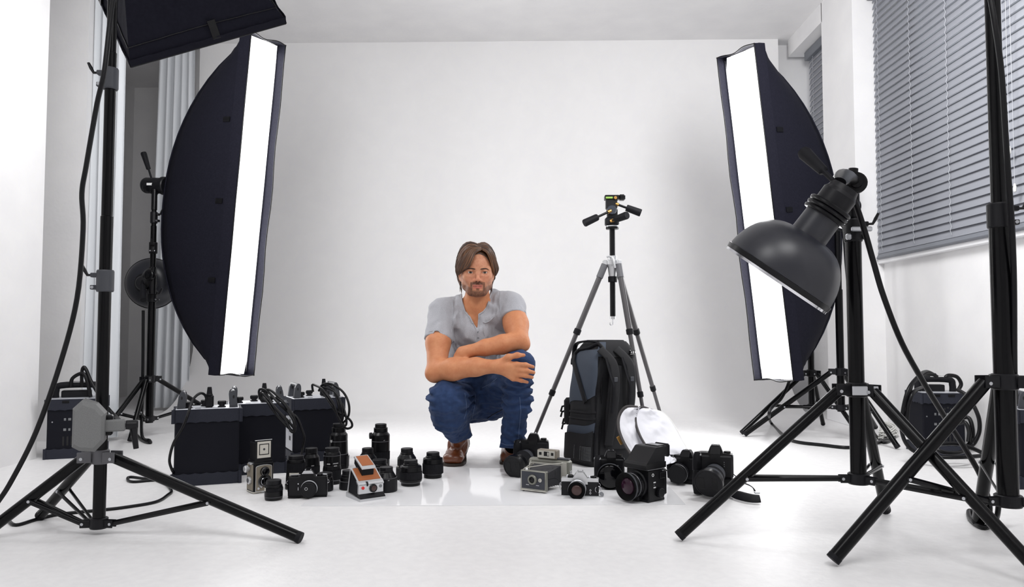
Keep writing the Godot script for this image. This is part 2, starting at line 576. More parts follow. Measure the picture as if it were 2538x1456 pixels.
func area_light(called: String, centre: Vector3, n: Vector3, up: Vector3, size: Vector2, energy: float, c := Color(1, 1, 1)) -> void:
	var l := AreaLight3D.new()
	l.name = numbered(called)
	l.area_size = size
	l.light_energy = energy
	l.light_color = c
	l.shadow_enabled = true
	l.area_range = 20.0
	l.area_attenuation = 2.0
	l.area_normalize_energy = true
	var z := -n.normalized()
	var x := up.cross(z).normalized()
	add_child(l)
	l.transform = Transform3D(Basis(x, z.cross(x), z), centre)

# tripod light stand: base is the point on the floor under the pole; feet are the floor points of the three legs
func stand(label: String, base: Vector3, hub_y: float, brk_y: float, feet: Array, poles: Array, leg_r: float, collars: Array, bracket: Material, group := "", tt := 0.53) -> Node3D:
	var o := thing("light_stand", label, "light stand", Vector3(base.x, 0, base.z), 0, group)
	var b := Vector3(base.x, 0, base.z)
	var pole_r: float = poles[0][2]
	for p in poles:
		var g := G().lathe(pr([0, p[0], p[2], p[0], p[2], p[1] - 0.002, p[2] - 0.002, p[1], 0, p[1]]), 20)
		part(o, "pole", g, M.black_tube)
	# hub with ears, lower bracket, legs and braces
	var hub := G().lathe(pr([0, -0.022, pole_r + 0.004, -0.022, pole_r + 0.007, -0.019, pole_r + 0.007, 0.018, pole_r + 0.004, 0.021, 0, 0.021]), 20, X(V(0, hub_y, 0)))
	var low := G().lathe(pr([0, -0.012, pole_r + 0.006, -0.012, pole_r + 0.008, -0.008, pole_r + 0.008, 0.018, pole_r + 0.005, 0.02, 0, 0.02]), 20, X(V(0, brk_y, 0)))
	var ends := []
	for f in feet:
		var d: Vector3 = f - b; d.y = 0; d = d.normalized()
		var side := V(-d.z, 0, d.x)
		var tip: Vector3 = f - b + V(0, leg_r * 0.9, 0)
		var top := V(0, hub_y - 0.004, 0) + d * (pole_r + 0.03)
		for s in [-1, 1]:
			hub.box(V(0, hub_y, 0) + d * (pole_r + 0.022) + side * (leg_r + 0.003) * s, V(0.04, 0.032, 0.005), 0.001, Basis(d, Vector3.UP, d.cross(Vector3.UP)))
			low.box(V(0, brk_y + 0.003, 0) + d * (pole_r + 0.016) + side * 0.009 * s, V(0.034, 0.022, 0.004), 0.001, Basis(d, Vector3.UP, d.cross(Vector3.UP)))
		ends.append([d, side, top, tip])
	var hn := part(o, "hub", hub, bracket)
	var ln := part(o, "lower_bracket", low, M.black_plastic)
	for e in ends:
		var d: Vector3 = e[0]; var side: Vector3 = e[1]
		part(hn, "rivet", G().rod(e[2] - side * (leg_r + 0.008), e[2] + side * (leg_r + 0.008), 0.005, 8), M.steel)
		var leg := part(o, "leg", G().rod(e[2], e[3], leg_r, 14), M.black_tube)
		var ax: Vector3 = (e[3] - e[2]).normalized()
		part(leg, "foot_cap", G().rod(e[3] - ax * 0.012, e[3] + ax * 0.002, leg_r * 1.03, 14), M.black_rubber)
		var a := V(0, brk_y + 0.004, 0) + d * (pole_r + 0.026)
		var j: Vector3 = e[2].lerp(e[3], tt) - V(0, leg_r * 0.4, 0)
		var g := G()
		for s in [-1, 1]:
			g.tube([a + side * 0.006 * s, j + side * (leg_r + 0.002) * s], 0.0075, 4, true, 0.35, side)
		var br := part(o, "brace", g, M.black_satin)
		part(br, "rivet", G().rod(j - side * (leg_r + 0.007), j + side * (leg_r + 0.007), 0.0045, 8), M.steel)
		part(ln, "rivet", G().rod(a - side * 0.014, a + side * 0.014, 0.0045, 8), M.steel)
	for c in collars:   # [height, pole radius there, knob direction, material]
		var r: float = c[1]
		var cg := G().lathe(pr([0, 0.034, r + 0.005, 0.034, r + 0.007, 0.03, r + 0.007, -0.03, r + 0.005, -0.034, 0, -0.034]), 20, X(V(0, c[0], 0)))
		var kd: Vector3 = c[2]
		for s in [-0.02, 0.018]: cg.box(V(0, c[0] + s, 0) + kd * (r + 0.012), V(0.022, 0.014, 0.02), 0.002, Basis(kd, Vector3.UP, kd.cross(Vector3.UP)))
		var cn := part(o, "collar", cg, c[3])
		var k := V(0, c[0] + 0.018, 0) + kd * (r + 0.02)
		part(cn, "clamp_knob", G().tube([k, k + kd * 0.014, k + kd * 0.022 + V(0, 0.014, 0), k + kd * 0.03 + V(0, 0.03, 0)], [0.006, 0.007, 0.009, 0.007], 8, true, 0.6), M.black_plastic)
		part(cn, "bolt", G().rod(V(0, c[0] - 0.02, 0) + kd * (r + 0.015) - kd.cross(Vector3.UP) * 0.014, V(0, c[0] - 0.02, 0) + kd * (r + 0.015) + kd.cross(Vector3.UP) * 0.014, 0.005, 8), M.steel)
	return o

# long narrow softbox from the four corners of its face, seen from the front
func strip_softbox(label: String, TL: Vector3, TR: Vector3, BR: Vector3, BL: Vector3, D: float, energy: float) -> Dictionary:
	var mid := (TL + TR + BR + BL) / 4
	var n := ((TR - TL) + (BR - BL)).cross((TL - BL) + (TR - BR)).normalized()
	if n.dot(EYE - mid) < 0: n = -n
	var o := thing("strip_softbox", label, "softbox", (BL + BR) / 2)
	var e := 0.06
	TL -= n * e; TR -= n * e; BR -= n * e; BL -= n * e; mid -= n * e
	var rows := []
	var N := 24
	for i in N + 1:
		var t := i / float(N)
		var L := BL.lerp(TL, t); var R := BR.lerp(TR, t)
		var c := (L + R) / 2; var w := (R - L) / 2
		var dep := D * pow(maxf(1.0 - pow(absf(2 * t - 1), 2.2), 0.0), 0.75)
		var row := []
		for s in [0.0, 0.3, 0.6, 0.85, 1.0]:
			var k := pow(s, 1.6)
			row.append(c + w * (-(1.0 - k) - 0.2 * k) - n * dep * s + n * 0.001)
		for s in [1.0, 0.85, 0.6, 0.3, 0.0]:
			var k := pow(s, 1.6)
			row.append(c + w * ((1.0 - k) + 0.2 * k) - n * dep * s + n * 0.001)
		rows.append(row)
	var g := G()
	g.sheet(rows, 0.004, -n)
	wpart(o, "shell", g, M.cloth_black)
	# rods under the cloth show as ridges
	for s in [-1.0, 1.0]:
		var p := []
		for i in range(0, N + 1):
			var t := i / float(N)
			var L := BL.lerp(TL, t); var R := BR.lerp(TR, t)
			var dep := D * pow(maxf(1.0 - pow(absf(2 * t - 1), 2.2), 0.0), 0.75)
			p.append((L + R) / 2 + (R - L) / 2 * 0.2 * s - n * (dep + 0.001))
		wpart(o, "seam", G().tube(p, 0.005, 6), M.cloth_black)
	# lip: cloth flap standing proud of the diffuser all round
	var loop := [BL, TL, TR, BR]
	for k in 4:
		var a: Vector3 = loop[k]; var b: Vector3 = loop[(k + 1) % 4]
		var outw := ((a + b) / 2 - mid).normalized()
		var steps := 16
		var r0 := []; var r1 := []; var r2 := []
		for i in steps + 1:
			var t := i / float(steps)
			var p := a.lerp(b, t)
			var wav := (0.009 if k % 2 == 1 else 0.0035) * sin(t * (7.0 if k % 2 == 1 else 22.0) + k * 2.0) * sin(PI * t)
			r0.append(p + outw * 0.002 - n * 0.01); r1.append(p + outw * (0.002 + wav * 0.6) + n * e * 0.5); r2.append(p + outw * (wav - 0.004) + n * (e + wav))
		wpart(o, "lip", G().sheet([r0, r1, r2], 0.003, outw), M.cloth_black)
		wpart(o, "piping", G().tube(r2, 0.0035, 6), M.black_satin)
	var em := mat("diffuser_glow", rgb(250, 250, 252), 0.9, 0.0, {"emission_enabled": true, "emission": Color(1, 1, 1), "emission_energy_multiplier": 1.6})
	var dr := []
	for i in 9:
		var r := []
		for j in 4:
			var t := i / 8.0; var u := j / 3.0
			r.append(BL.lerp(TL, t).lerp(BR.lerp(TR, t), u) + n * 0.002)
		dr.append(r)
	wpart(o, "diffuser", G().sheet(dr, 0.002, n), em, "glowing white diffuser cloth")
	# tabs on the near side panel
	var nearL := (BL + TL).z > (BR + TR).z
	for t in [0.27, 0.5, 0.74]:
		var q := (BL.lerp(TL, t) if nearL else BR.lerp(TR, t))
		var w := (q - mid); w -= n * w.dot(n)
		var up := (TL - BL).normalized()
		var sd := (TR - TL).normalized() * (-1.0 if nearL else 1.0)
		var back := (-n * 0.9 - sd * 0.12).normalized()
		wpart(o, "velcro_tab", G().box(q + back * 0.05 + sd * 0.003, V(0.05, 0.028, 0.004), 0.0, Basis(back, up, back.cross(up))), M.black_satin)
	var wsz := TL.distance_to(TR) - 0.015
	area_light("strip_light", mid + n * 0.012, n, (TL - BL).normalized(), V2(wsz, TL.distance_to(BL) - 0.03), energy)
	return {"node": o, "n": n, "mid": mid, "up": (TL - BL).normalized(), "ring": mid - n * D}

func flash_head(label: String, ring: Vector3, n: Vector3, mount: Vector3) -> void:
	# cylinder behind the softbox ring, swivel on the stand and a T handle
	var o := thing("flash_head", label, "flash head", mount)
	var len := 0.16
	wpart(o, "body", G().lathe(pr([0, 0, 0.05, 0, 0.055, 0.006, 0.055, 0.03, 0.048, 0.036, 0.048, len - 0.01, 0.044, len, 0, len]), 24, along(ring + n * 0.02, -n)), M.black_plastic)
	var sw := ring - n * 0.07
	wpart(o, "swivel", G().rod(mount, Vector3(mount.x, sw.y - 0.03, mount.z), 0.017, 14).rod(Vector3(mount.x, sw.y - 0.05, mount.z), sw, 0.022, 14), M.black_satin)
	var side := n.cross(Vector3.UP).normalized()
	wpart(o, "knob", G().lathe(pr([0, 0, 0.012, 0, 0.012, 0.03, 0.028, 0.032, 0.03, 0.05, 0.026, 0.056, 0, 0.056]), 10, along(Vector3(mount.x, sw.y - 0.02, mount.z) - n * 0.01, -n)), M.black_plastic)
	var h0 := sw + V(0, 0.03, 0) - n * 0.02
	var h1 := h0 + V(0, 0.17, 0) - n * 0.07
	wpart(o, "handle", G().tube([h0, h0.lerp(h1, 0.4), h0.lerp(h1, 0.42), h0.lerp(h1, 0.95), h1], [0.006, 0.006, 0.013, 0.018, 0.016], 12), M.black_rubber)
	wpart(o, "label_plate", G().box(sw + V(0, 0.0, 0.05), V(0.05, 0.014, 0.002)), M.white_print)

# bowl reflector with its flash head; mouth is the centre of the opening, d the way the light would go
func bowl_lamp(label: String, mouth: Vector3, d: Vector3, R: float, depth: float, neck: float, mount: Vector3, handle: Vector3) -> void:
	var o := thing("reflector_lamp", label, "lamp", mount)
	var xf := along(mouth, -d)
	var p := []
	var inner := []
	for i in 15:
		var a := PI / 2 * i / 14.0
		p.append(V2(neck + (R - neck) * cos(a * 0.985), depth * sin(a)))
		inner.append(V2((neck + (R - neck) * cos(a * 0.985)) * 0.985 - 0.001, depth * sin(a) * 0.985))
	wpart(o, "reflector", G().lathe(p, 48, xf, true), mat("dome_black", rgb(34, 35, 42), 0.36))
	wpart(o, "inner_bowl", G().lathe(inner, 48, xf, true), mat("bowl_silver", rgb(200, 200, 204), 0.35, 0.8))
	wpart(o, "rim", G().lathe(pr([R - 0.004, -0.007, R + 0.002, -0.007, R + 0.003, 0.0, R + 0.004, 0.007, R - 0.002, 0.009]), 48, xf), M.black_satin)
	wpart(o, "rim_glass", G().lathe(pr([R - 0.008, -0.014, R + 0.0, -0.014, R + 0.0, -0.007, R - 0.008, -0.007]), 48, xf), M.chrome)
	var y := depth - 0.004
	var b := neck
	wpart(o, "neck", G().lathe(pr([b * 0.5, y - 0.01, b + 0.002, y, b, y + 0.068, b * 0.5, y + 0.068]), 32, xf), M.dome_black)
	for k in 3:
		var z := y + 0.068 + k * 0.013
		wpart(o, "lock_ring", G().lathe(pr([b * 0.6, z, b + 0.009, z, b + 0.011, z + 0.003, b + 0.011, z + 0.008, b + 0.008, z + 0.011, b * 0.6, z + 0.012]), 32, xf), M.black_satin)
	wpart(o, "flash_tube_body", G().lathe(pr([b * 0.5, y + 0.106, b - 0.002, y + 0.106, b - 0.002, y + 0.14, b - 0.008, y + 0.15, b - 0.012, y + 0.165, 0, y + 0.168]), 32, xf), M.black_plastic)
	var q := xf * V(0, y + 0.14, 0)
	# curved bracket from the body back to the stand
	var mt := mount + V(0, 0.088, 0)
	wpart(o, "bracket", G().tube(curve([q + V(0, b * 0.7, 0), q.lerp(mt, 0.45) + V(0, 0.042, 0.0), mt + V(0, 0.01, 0)], 6), [0.018, 0.021, 0.023, 0.024, 0.025, 0.026, 0.027, 0.027, 0.027, 0.027, 0.027, 0.026, 0.025], 14, true, 0.7, d.cross(Vector3.UP)), M.black_satin)
	wpart(o, "tilt_knob", G().lathe(pr([0, 0, 0.03, 0, 0.032, 0.004, 0.032, 0.02, 0.027, 0.024, 0.018, 0.024, 0.016, 0.032, 0, 0.033]), 24, along(mt + V(0, 0.0, 0.02), V(-0.25, 0, 1))), M.black_satin)
	wpart(o, "mount_stem", G().rod(mount - V(0, 0.02, 0), mt, 0.02, 16).rod(mt, mt + V(0.005, 0.05, 0), 0.014, 12), M.black_satin)
	var h0 := q.lerp(mt, 0.05) + V(-0.012, b * 0.62, 0)
	wpart(o, "handle", G().tube([h0, h0.lerp(handle, 0.35), h0.lerp(handle, 0.37), h0.lerp(handle, 0.93), handle], [0.007, 0.007, 0.014, 0.02, 0.017], 14), M.black_rubber)

func big_softbox(label: String, A: Vector3, B: Vector3, nrm: Vector3, height: float, ring: Vector3, energy: float) -> void:
	var ab := (B - A).normalized()
	var n := (nrm - ab * nrm.dot(ab)).normalized()
	var u := ab.cross(n).normalized()
	if u.y < 0: u = -u
	var C := B + u * height; var E := A + u * height
	var o := thing("softbox", label, "softbox", (A + B) / 2)
	var mid := (A + B + C + E) / 4
	var ca := [A, B, C, E]
	var rr := 0.07
	var ra := [ring - ab * rr - u * rr, ring + ab * rr - u * rr, ring + ab * rr + u * rr, ring - ab * rr + u * rr]
	var wr := FastNoiseLite.new()
	wr.seed = 4; wr.frequency = 9.0
	for k in 4:
		var p0: Vector3 = ca[k]; var p1: Vector3 = ca[(k + 1) % 4]
		var q0: Vector3 = ra[k]; var q1: Vector3 = ra[(k + 1) % 4]
		var outw := ((p0 + p1) / 2 - mid).normalized()
		var rows := []
		for i in 25:
			var t := i / 24.0
			var r := []
			for j in 41:
				var s := j / 40.0
				var p := p0.lerp(p1, s).lerp(q0.lerp(q1, s), t)
				# panels belly between the rods, with pull wrinkles running from the ring
				p -= outw * 0.03 * sin(PI * s) * sin(PI * t)
				p += outw * 0.012 * sin(PI * t) * (wr.get_noise_2d(s * 3.2 + k * 7.0, t * 0.35)) * minf(1.0, 6.0 * s * (1 - s))
				r.append(p)
			rows.append(r)
		wpart(o, "side_panel", G().sheet(rows, 0.003, outw - n), M.cloth_black)
		var band := []
		for i in 3:
			var r := []
			for j in 41:
				var s := j / 40.0
				r.append(p0.lerp(p1, s) + n * (-0.012 + 0.014 * i) + outw * (0.004 + 0.0025 * sin(s * 46.0 + k) * (1 if i == 0 else 0)))
			band.append(r)
		wpart(o, "lip", G().sheet(band, 0.003, outw), M.cloth_black)
		# rim band of the panel with its sewn seam
		var sew := []
		for j in 21: sew.append(rows[2][j * 2] + outw * 0.0015 - n * 0.002)
		wpart(o, "seam", G().tube(sew, 0.0022, 5), M.black_satin)
		wpart(o, "velcro_tab", G().box(p0.lerp(p1, 0.55).lerp(q0.lerp(q1, 0.55), 0.05) + outw * 0.001 - n * 0.006, V(0.03, 0.07, 0.008), 0.001, Basis(ab if k % 2 == 0 else u, (q0 - p0).normalized(), outw).orthonormalized()), M.black_satin)
	for k in 4: wpart(o, "piping", G().tube([ca[k] + n * 0.018, ca[(k + 1) % 4] + n * 0.018], 0.005, 6), M.black_satin)
	var em := mat("key_diffuser", rgb(250, 250, 252), 0.9, 0.0, {"emission_enabled": true, "emission": Color(1, 1, 1), "emission_energy_multiplier": 1.6})
	wpart(o, "diffuser", G().box(mid, V(A.distance_to(B) - 0.01, height - 0.01, 0.002), 0.0, Basis(ab, u, n * (1.0 if ab.cross(u).dot(n) > 0 else -1.0))), em)
	wpart(o, "speed_ring", G().lathe(pr([0.04, -0.012, 0.09, -0.012, 0.09, 0.012, 0.04, 0.012]), 24, along(ring, n)), M.black_satin)
	area_light("key_light", mid + n * 0.012, n, u, V2(A.distance_to(B) - 0.03, height - 0.03), energy)

func lights_and_stands() -> void:
	# tall near stand on the left with a softbox above
	var c := at(245, 1300, 2.35)
	var hub := at(255, 1132, 2.35).y
	stand("black light stand with the grey counterweight clamped to it", c, hub, c.y, [fl(745, 1347), fl(100, 1290), fl(-40, 1338)],
		[[c.y - 0.01, 0.98, 0.0185], [0.9, 1.5, 0.0165], [1.45, 2.16, 0.0145]], 0.0165,
		[[at(255, 697, 2.35).y, 0.0185, V(-1, 0, 0.15).normalized(), M.dark_grey], [at(270, 196, 2.35).y, 0.0165, V(-1, 0, 0.15).normalized(), M.dark_grey]], M.grey_bracket)
	var A := at(321, 156, 2.75); var B := at(706, 48, 2.95)
	big_softbox("black fabric softbox hung high on the counterweighted stand", A, B, V(0.22, -0.32, -0.92), 0.85, V(-1.335, 2.23, -2.47), E_KEY)
	var fh := thing("flash_head", "black flash head behind the hanging fabric softbox", "flash head", V(-1.33, 2.16, -2.36))
	part(fh, "body", G().lathe(pr([0, 0, 0.05, 0, 0.055, 0.01, 0.055, 0.14, 0.05, 0.15, 0, 0.15]), 24, along(V(0, 0.07, -0.02), V(-0.1, 0.25, 0.9))), M.black_plastic)
	part(fh, "swivel", G().rod(V(0, 0, 0), V(0, 0.06, 0), 0.018, 14), M.black_satin)
	# counterweight: faceted grey casting with an arm and a black lever
	var cw := at(215, 1055, 2.24)
	var w := thing("counterweight", "grey cast metal counterweight with black lever handle", "counterweight", at(215, 1118, 2.24), 24)
	var s := 2.24 / F
	var oct := P2([-30 * s, 14 * s, -14 * s, 4 * s, 20 * s, 0, 40 * s, 22 * s, 40 * s, 92 * s, 20 * s, 116 * s, -10 * s, 128 * s, -30 * s, 108 * s])
	var top := P2([])
	var cen := Vector2(4 * s, 62 * s)
	for p in oct: top.append(cen + (p - cen) * 0.82)
	var wg := G().prism(oct, -0.045, 0.03)
	for i in oct.size():
		var k := (i + 1) % oct.size()
		wg.face([V(oct[i].x, oct[i].y, 0.03), V(oct[k].x, oct[k].y, 0.03), V(top[k].x, top[k].y, 0.046), V(top[i].x, top[i].y, 0.046)], V((oct[i] + oct[k]).x / 2 - cen.x, (oct[i] + oct[k]).y / 2 - cen.y, 0.05))
	var tp := []
	for p in top: tp.append(V(p.x, p.y, 0.046))
	wg.face(tp, V(0, 0, 1))
	part(w, "weight_body", wg, tri_mat("cast_weight", rgb(122, 123, 123), 0.6, 10.0, noise_tex(0.06, Color(0.82, 0.82, 0.82), Color(1, 1, 1), 41), noise_tex(0.2, Color.BLACK, Color.WHITE, 42, 512, 3, true, 4.0), 0.5))
	part(w, "arm", G().box(V(0.066, 0.07, -0.005), V(0.07, 0.034, 0.03), 0.004), M.cast_weight)
	part(w, "lever_boss", G().lathe(pr([0, 0, 0.013, 0, 0.014, 0.004, 0.014, 0.03, 0.012, 0.034, 0, 0.034]), 16, along(V(0.1, 0.07, -0.005), V(1, 0, 0))), M.black_plastic)
	part(w, "lever", G().tube([V(0.122, 0.066, -0.005), V(0.124, 0.04, -0.005), V(0.13, -0.002, -0.005)], [0.012, 0.009, 0.0075], 10), M.black_plastic)
	part(w, "clamp", G().box(V(0.05, 0.07, -0.03), V(0.03, 0.06, 0.04), 0.004), M.black_satin)
	# stand and strip softbox on the left
	var lc := at(370, 1040, 4.5)
	stand("black light stand carrying the strip softbox beside the curtain", lc, at(375, 940, 4.5).y, lc.y, [fl(322, 1098), fl(236, 1106), fl(575, 1056)],
		[[lc.y - 0.02, 1.0, 0.022], [0.9, 1.25, 0.017], [1.2, 1.345, 0.014]], 0.014,
		[[at(375, 615, 4.5).y, 0.017, V(0.3, 0, 0.9).normalized(), M.black_plastic], [at(376, 540, 4.5).y, 0.014, V(1, 0, 0.3).normalized(), M.black_plastic], [at(372, 735, 4.5).y, 0.022, V(1, 0, 0.3).normalized(), M.black_plastic]], M.black_plastic)
	var L := strip_softbox("tall glowing strip softbox on the stand beside the curtain", at(622, 76, 4.2), at(709, 112, 4.52), at(630, 932, 4.52), at(543, 932, 4.2), 0.54, E_STRIP)
	flash_head("black flash head with tilt handle behind the strip softbox near the curtain", L.ring + V(-0.02, 0.1, 0), L.n, V(lc.x, 1.345, lc.z))
	bowl_lamp("black bowl reflector lamp low on the stand beside the curtain", at(378, 703, 4.72), V(-0.25, 0.05, -0.95), 0.155, 0.1, 0.05, V(lc.x + 0.03, 0.86, lc.z + 0.06), V(lc.x + 0.02, 0.8, lc.z + 0.14))
	# two stands and the strip softbox on the right
	var ra := at(2012, 1010, 4.78)
	stand("black light stand half hidden behind the strip softbox by the windows", ra, at(2012, 925, 4.78).y, ra.y, [fl(1838, 1078), fl(2040, 1056), fl(2135, 1092)],
		[[ra.y - 0.02, 0.95, 0.019], [0.9, 1.2, 0.016]], 0.0135, [], M.black_plastic)
	var rb := at(2085, 1012, 4.42)
	var ps := stand("black light stand with a paper sticker on its pole by the window wall", rb, at(2083, 922, 4.42).y, rb.y, [fl(1846, 1083), fl(2225, 1115), fl(2170, 1064)],
		[[rb.y - 0.02, 0.86, 0.021], [0.8, 1.22, 0.017]], 0.0145,
		[[at(2080, 560, 4.42).y, 0.017, V(-0.7, 0, 0.7).normalized(), M.black_plastic]], M.black_plastic)
	wpart(ps, "pole_sticker", G().lathe(pr([0.0205, 0.255, 0.0216, 0.255, 0.0216, 0.305, 0.0205, 0.305]), 20, X(V(rb.x, 0.0, rb.z))), M.white_print)
	var R := strip_softbox("tall glowing strip softbox in front of the window wall", at(1776, 143, 4.6), at(1870, 106, 4.28), at(1968, 946, 4.28), at(1869, 944, 4.6), 0.54, E_STRIP)
	flash_head("black flash head behind the strip softbox by the window wall", R.ring + V(0.02, 0.02, 0), R.n, V(rb.x, 1.22, rb.z))
	# reflector lamp stand on the right
	var pc := at(2128, 1190, 2.3)
	var ls := stand("black light stand under the big bowl reflector lamp", pc, at(2115, 966, 2.3).y, pc.y, [fl(1683, 1342), fl(2195, 1276), fl(2600, 1462)],
		[[pc.y - 0.005, 0.96, 0.0225], [0.9, 0.99, 0.0195], [0.95, 1.0, 0.017]], 0.0165,
		[[at(2105, 572, 2.3).y, 0.0195, V(0.9, 0, 0.3).normalized(), M.black_plastic]], M.black_plastic, "", 0.585)
	wpart(ls, "hub_plate", G().box(V(pc.x + 0.004, at(2115, 966, 2.3).y, pc.z + 0.05), V(0.075, 0.026, 0.004), 0.0015), M.steel)
	wpart(ls, "pole_clip", G().box(V(pc.x + 0.01, at(2105, 572, 2.3).y, pc.z + 0.036), V(0.06, 0.014, 0.012), 0.003).box(V(pc.x - 0.026, at(2105, 572, 2.3).y - 0.022, pc.z + 0.03), V(0.016, 0.018, 0.014), 0.004), M.steel)
	var mouth := at(1928, 686, 2.16)
	var dd := (at(1928, 686, 2.16) - at(2030, 488, 2.3)).normalized()
	bowl_lamp("big black bowl reflector lamp tilted down on its stand", mouth, V(dd.x, dd.y, -0.215).normalized(), 0.161, 0.138, 0.05, V(pc.x, 0.97, pc.z), at(1990, 376, 2.2))
	# near stand on the far right and the softbox above the frame that it carries
	var qc := at(2499, 1245, 2.12)
	stand("black light stand with wide clamp hub beside the window parapet", qc, at(2480, 946, 2.12).y, qc.y, [fl(2065, 1403), fl(2425, 1306), V(1.76, 0, -1.88)],
		[[qc.y - 0.01, 0.92, 0.0265], [0.84, 1.55, 0.0195], [1.5, 2.15, 0.016]], 0.0185,
		[[at(2482, 535, 2.12).y, 0.0235, V(1, 0, 0.25).normalized(), M.black_plastic]], M.black_plastic)
	big_softbox("black fabric softbox hung high on the stand beside the window parapet", V(0.9, 1.86, -2.75), V(1.45, 1.86, -2.6), V(-0.3, -0.36, -0.88), 0.85, V(1.33, 2.3, -2.2), E_KEYR)
	var fr := thing("flash_head", "black flash head behind the softbox beside the window parapet", "flash head", V(qc.x, 2.15, qc.z))
	part(fr, "body", G().lathe(pr([0, 0, 0.05, 0, 0.055, 0.01, 0.055, 0.14, 0.05, 0.15, 0, 0.15]), 24, along(V(0, 0.14, -0.02), V(0.05, 0.25, 0.9))), M.black_plastic)
	part(fr, "swivel", G().rod(V(0, 0, 0), V(0, 0.1, 0), 0.018, 14), M.black_satin)
	# ceiling panel lamps over the camera end of the room
	for p in [V(-0.9, CEIL, -0.3), V(0.9, CEIL, -0.3)]:
		var cl := thing("ceiling_lamp", "flat white panel lamp on the ceiling over the white wall side" if p.x < 0 else "flat white panel lamp on the ceiling over the window side", "ceiling lamp", p - V(0, 0.04, 0), 0, "ceiling panel lamps")
		part(cl, "frame", G().box(V(0, 0.02, 0), V(1.24, 0.04, 1.24), 0.006), M.white_print)
		part(cl, "panel", G().box(V(0, -0.001, 0), V(1.18, 0.004, 1.18)), mat("panel_glow", rgb(245, 246, 250), 0.8, 0.0, {"emission_enabled": true, "emission": Color(1, 1, 1), "emission_energy_multiplier": 1.5}))
		area_light("ceiling_light", p - V(0, 0.05, 0), V(0, -1, 0), V(0, 0, -1), V2(1.18, 1.18), E_CEIL)
# scalloped rubber bumper band round a w x d box between y0 and y1; the edge facing the body is wavy
func bumper(w: float, d: float, y0: float, y1: float, wave_top: bool, lobes: int) -> Geo:
	var g := G()
	var e := 0.007
	var ring := [V(-w / 2 - e, 0, d / 2 + e), V(w / 2 + e, 0, d / 2 + e), V(w / 2 + e, 0, -d / 2 - e), V(-w / 2 - e, 0, -d / 2 - e)]
	for k in 4:
		var a: Vector3 = ring[k]; var b: Vector3 = ring[(k + 1) % 4]
		var out := ((a + b) / 2).normalized()
		var top := []; var bot := []
		var cnt := lobes * 6
		for i in cnt + 1:
			var t := i / float(cnt)
			var wv := 0.0045 * absf(sin(PI * t * lobes))
			var p := a.lerp(b, t)
			bot.append(V(p.x, y0 + (0.0 if wave_top else wv), p.z))
			top.append(V(p.x, y1 - (wv if wave_top else 0.0), p.z))
		g.sheet([bot, top], e + 0.003, out)
		var c := a
		g.rod(V(c.x, y0, c.z) * V(0.985, 1, 0.985), V(c.x, y1, c.z) * V(0.985, 1, 0.985), e, 10)
	return g

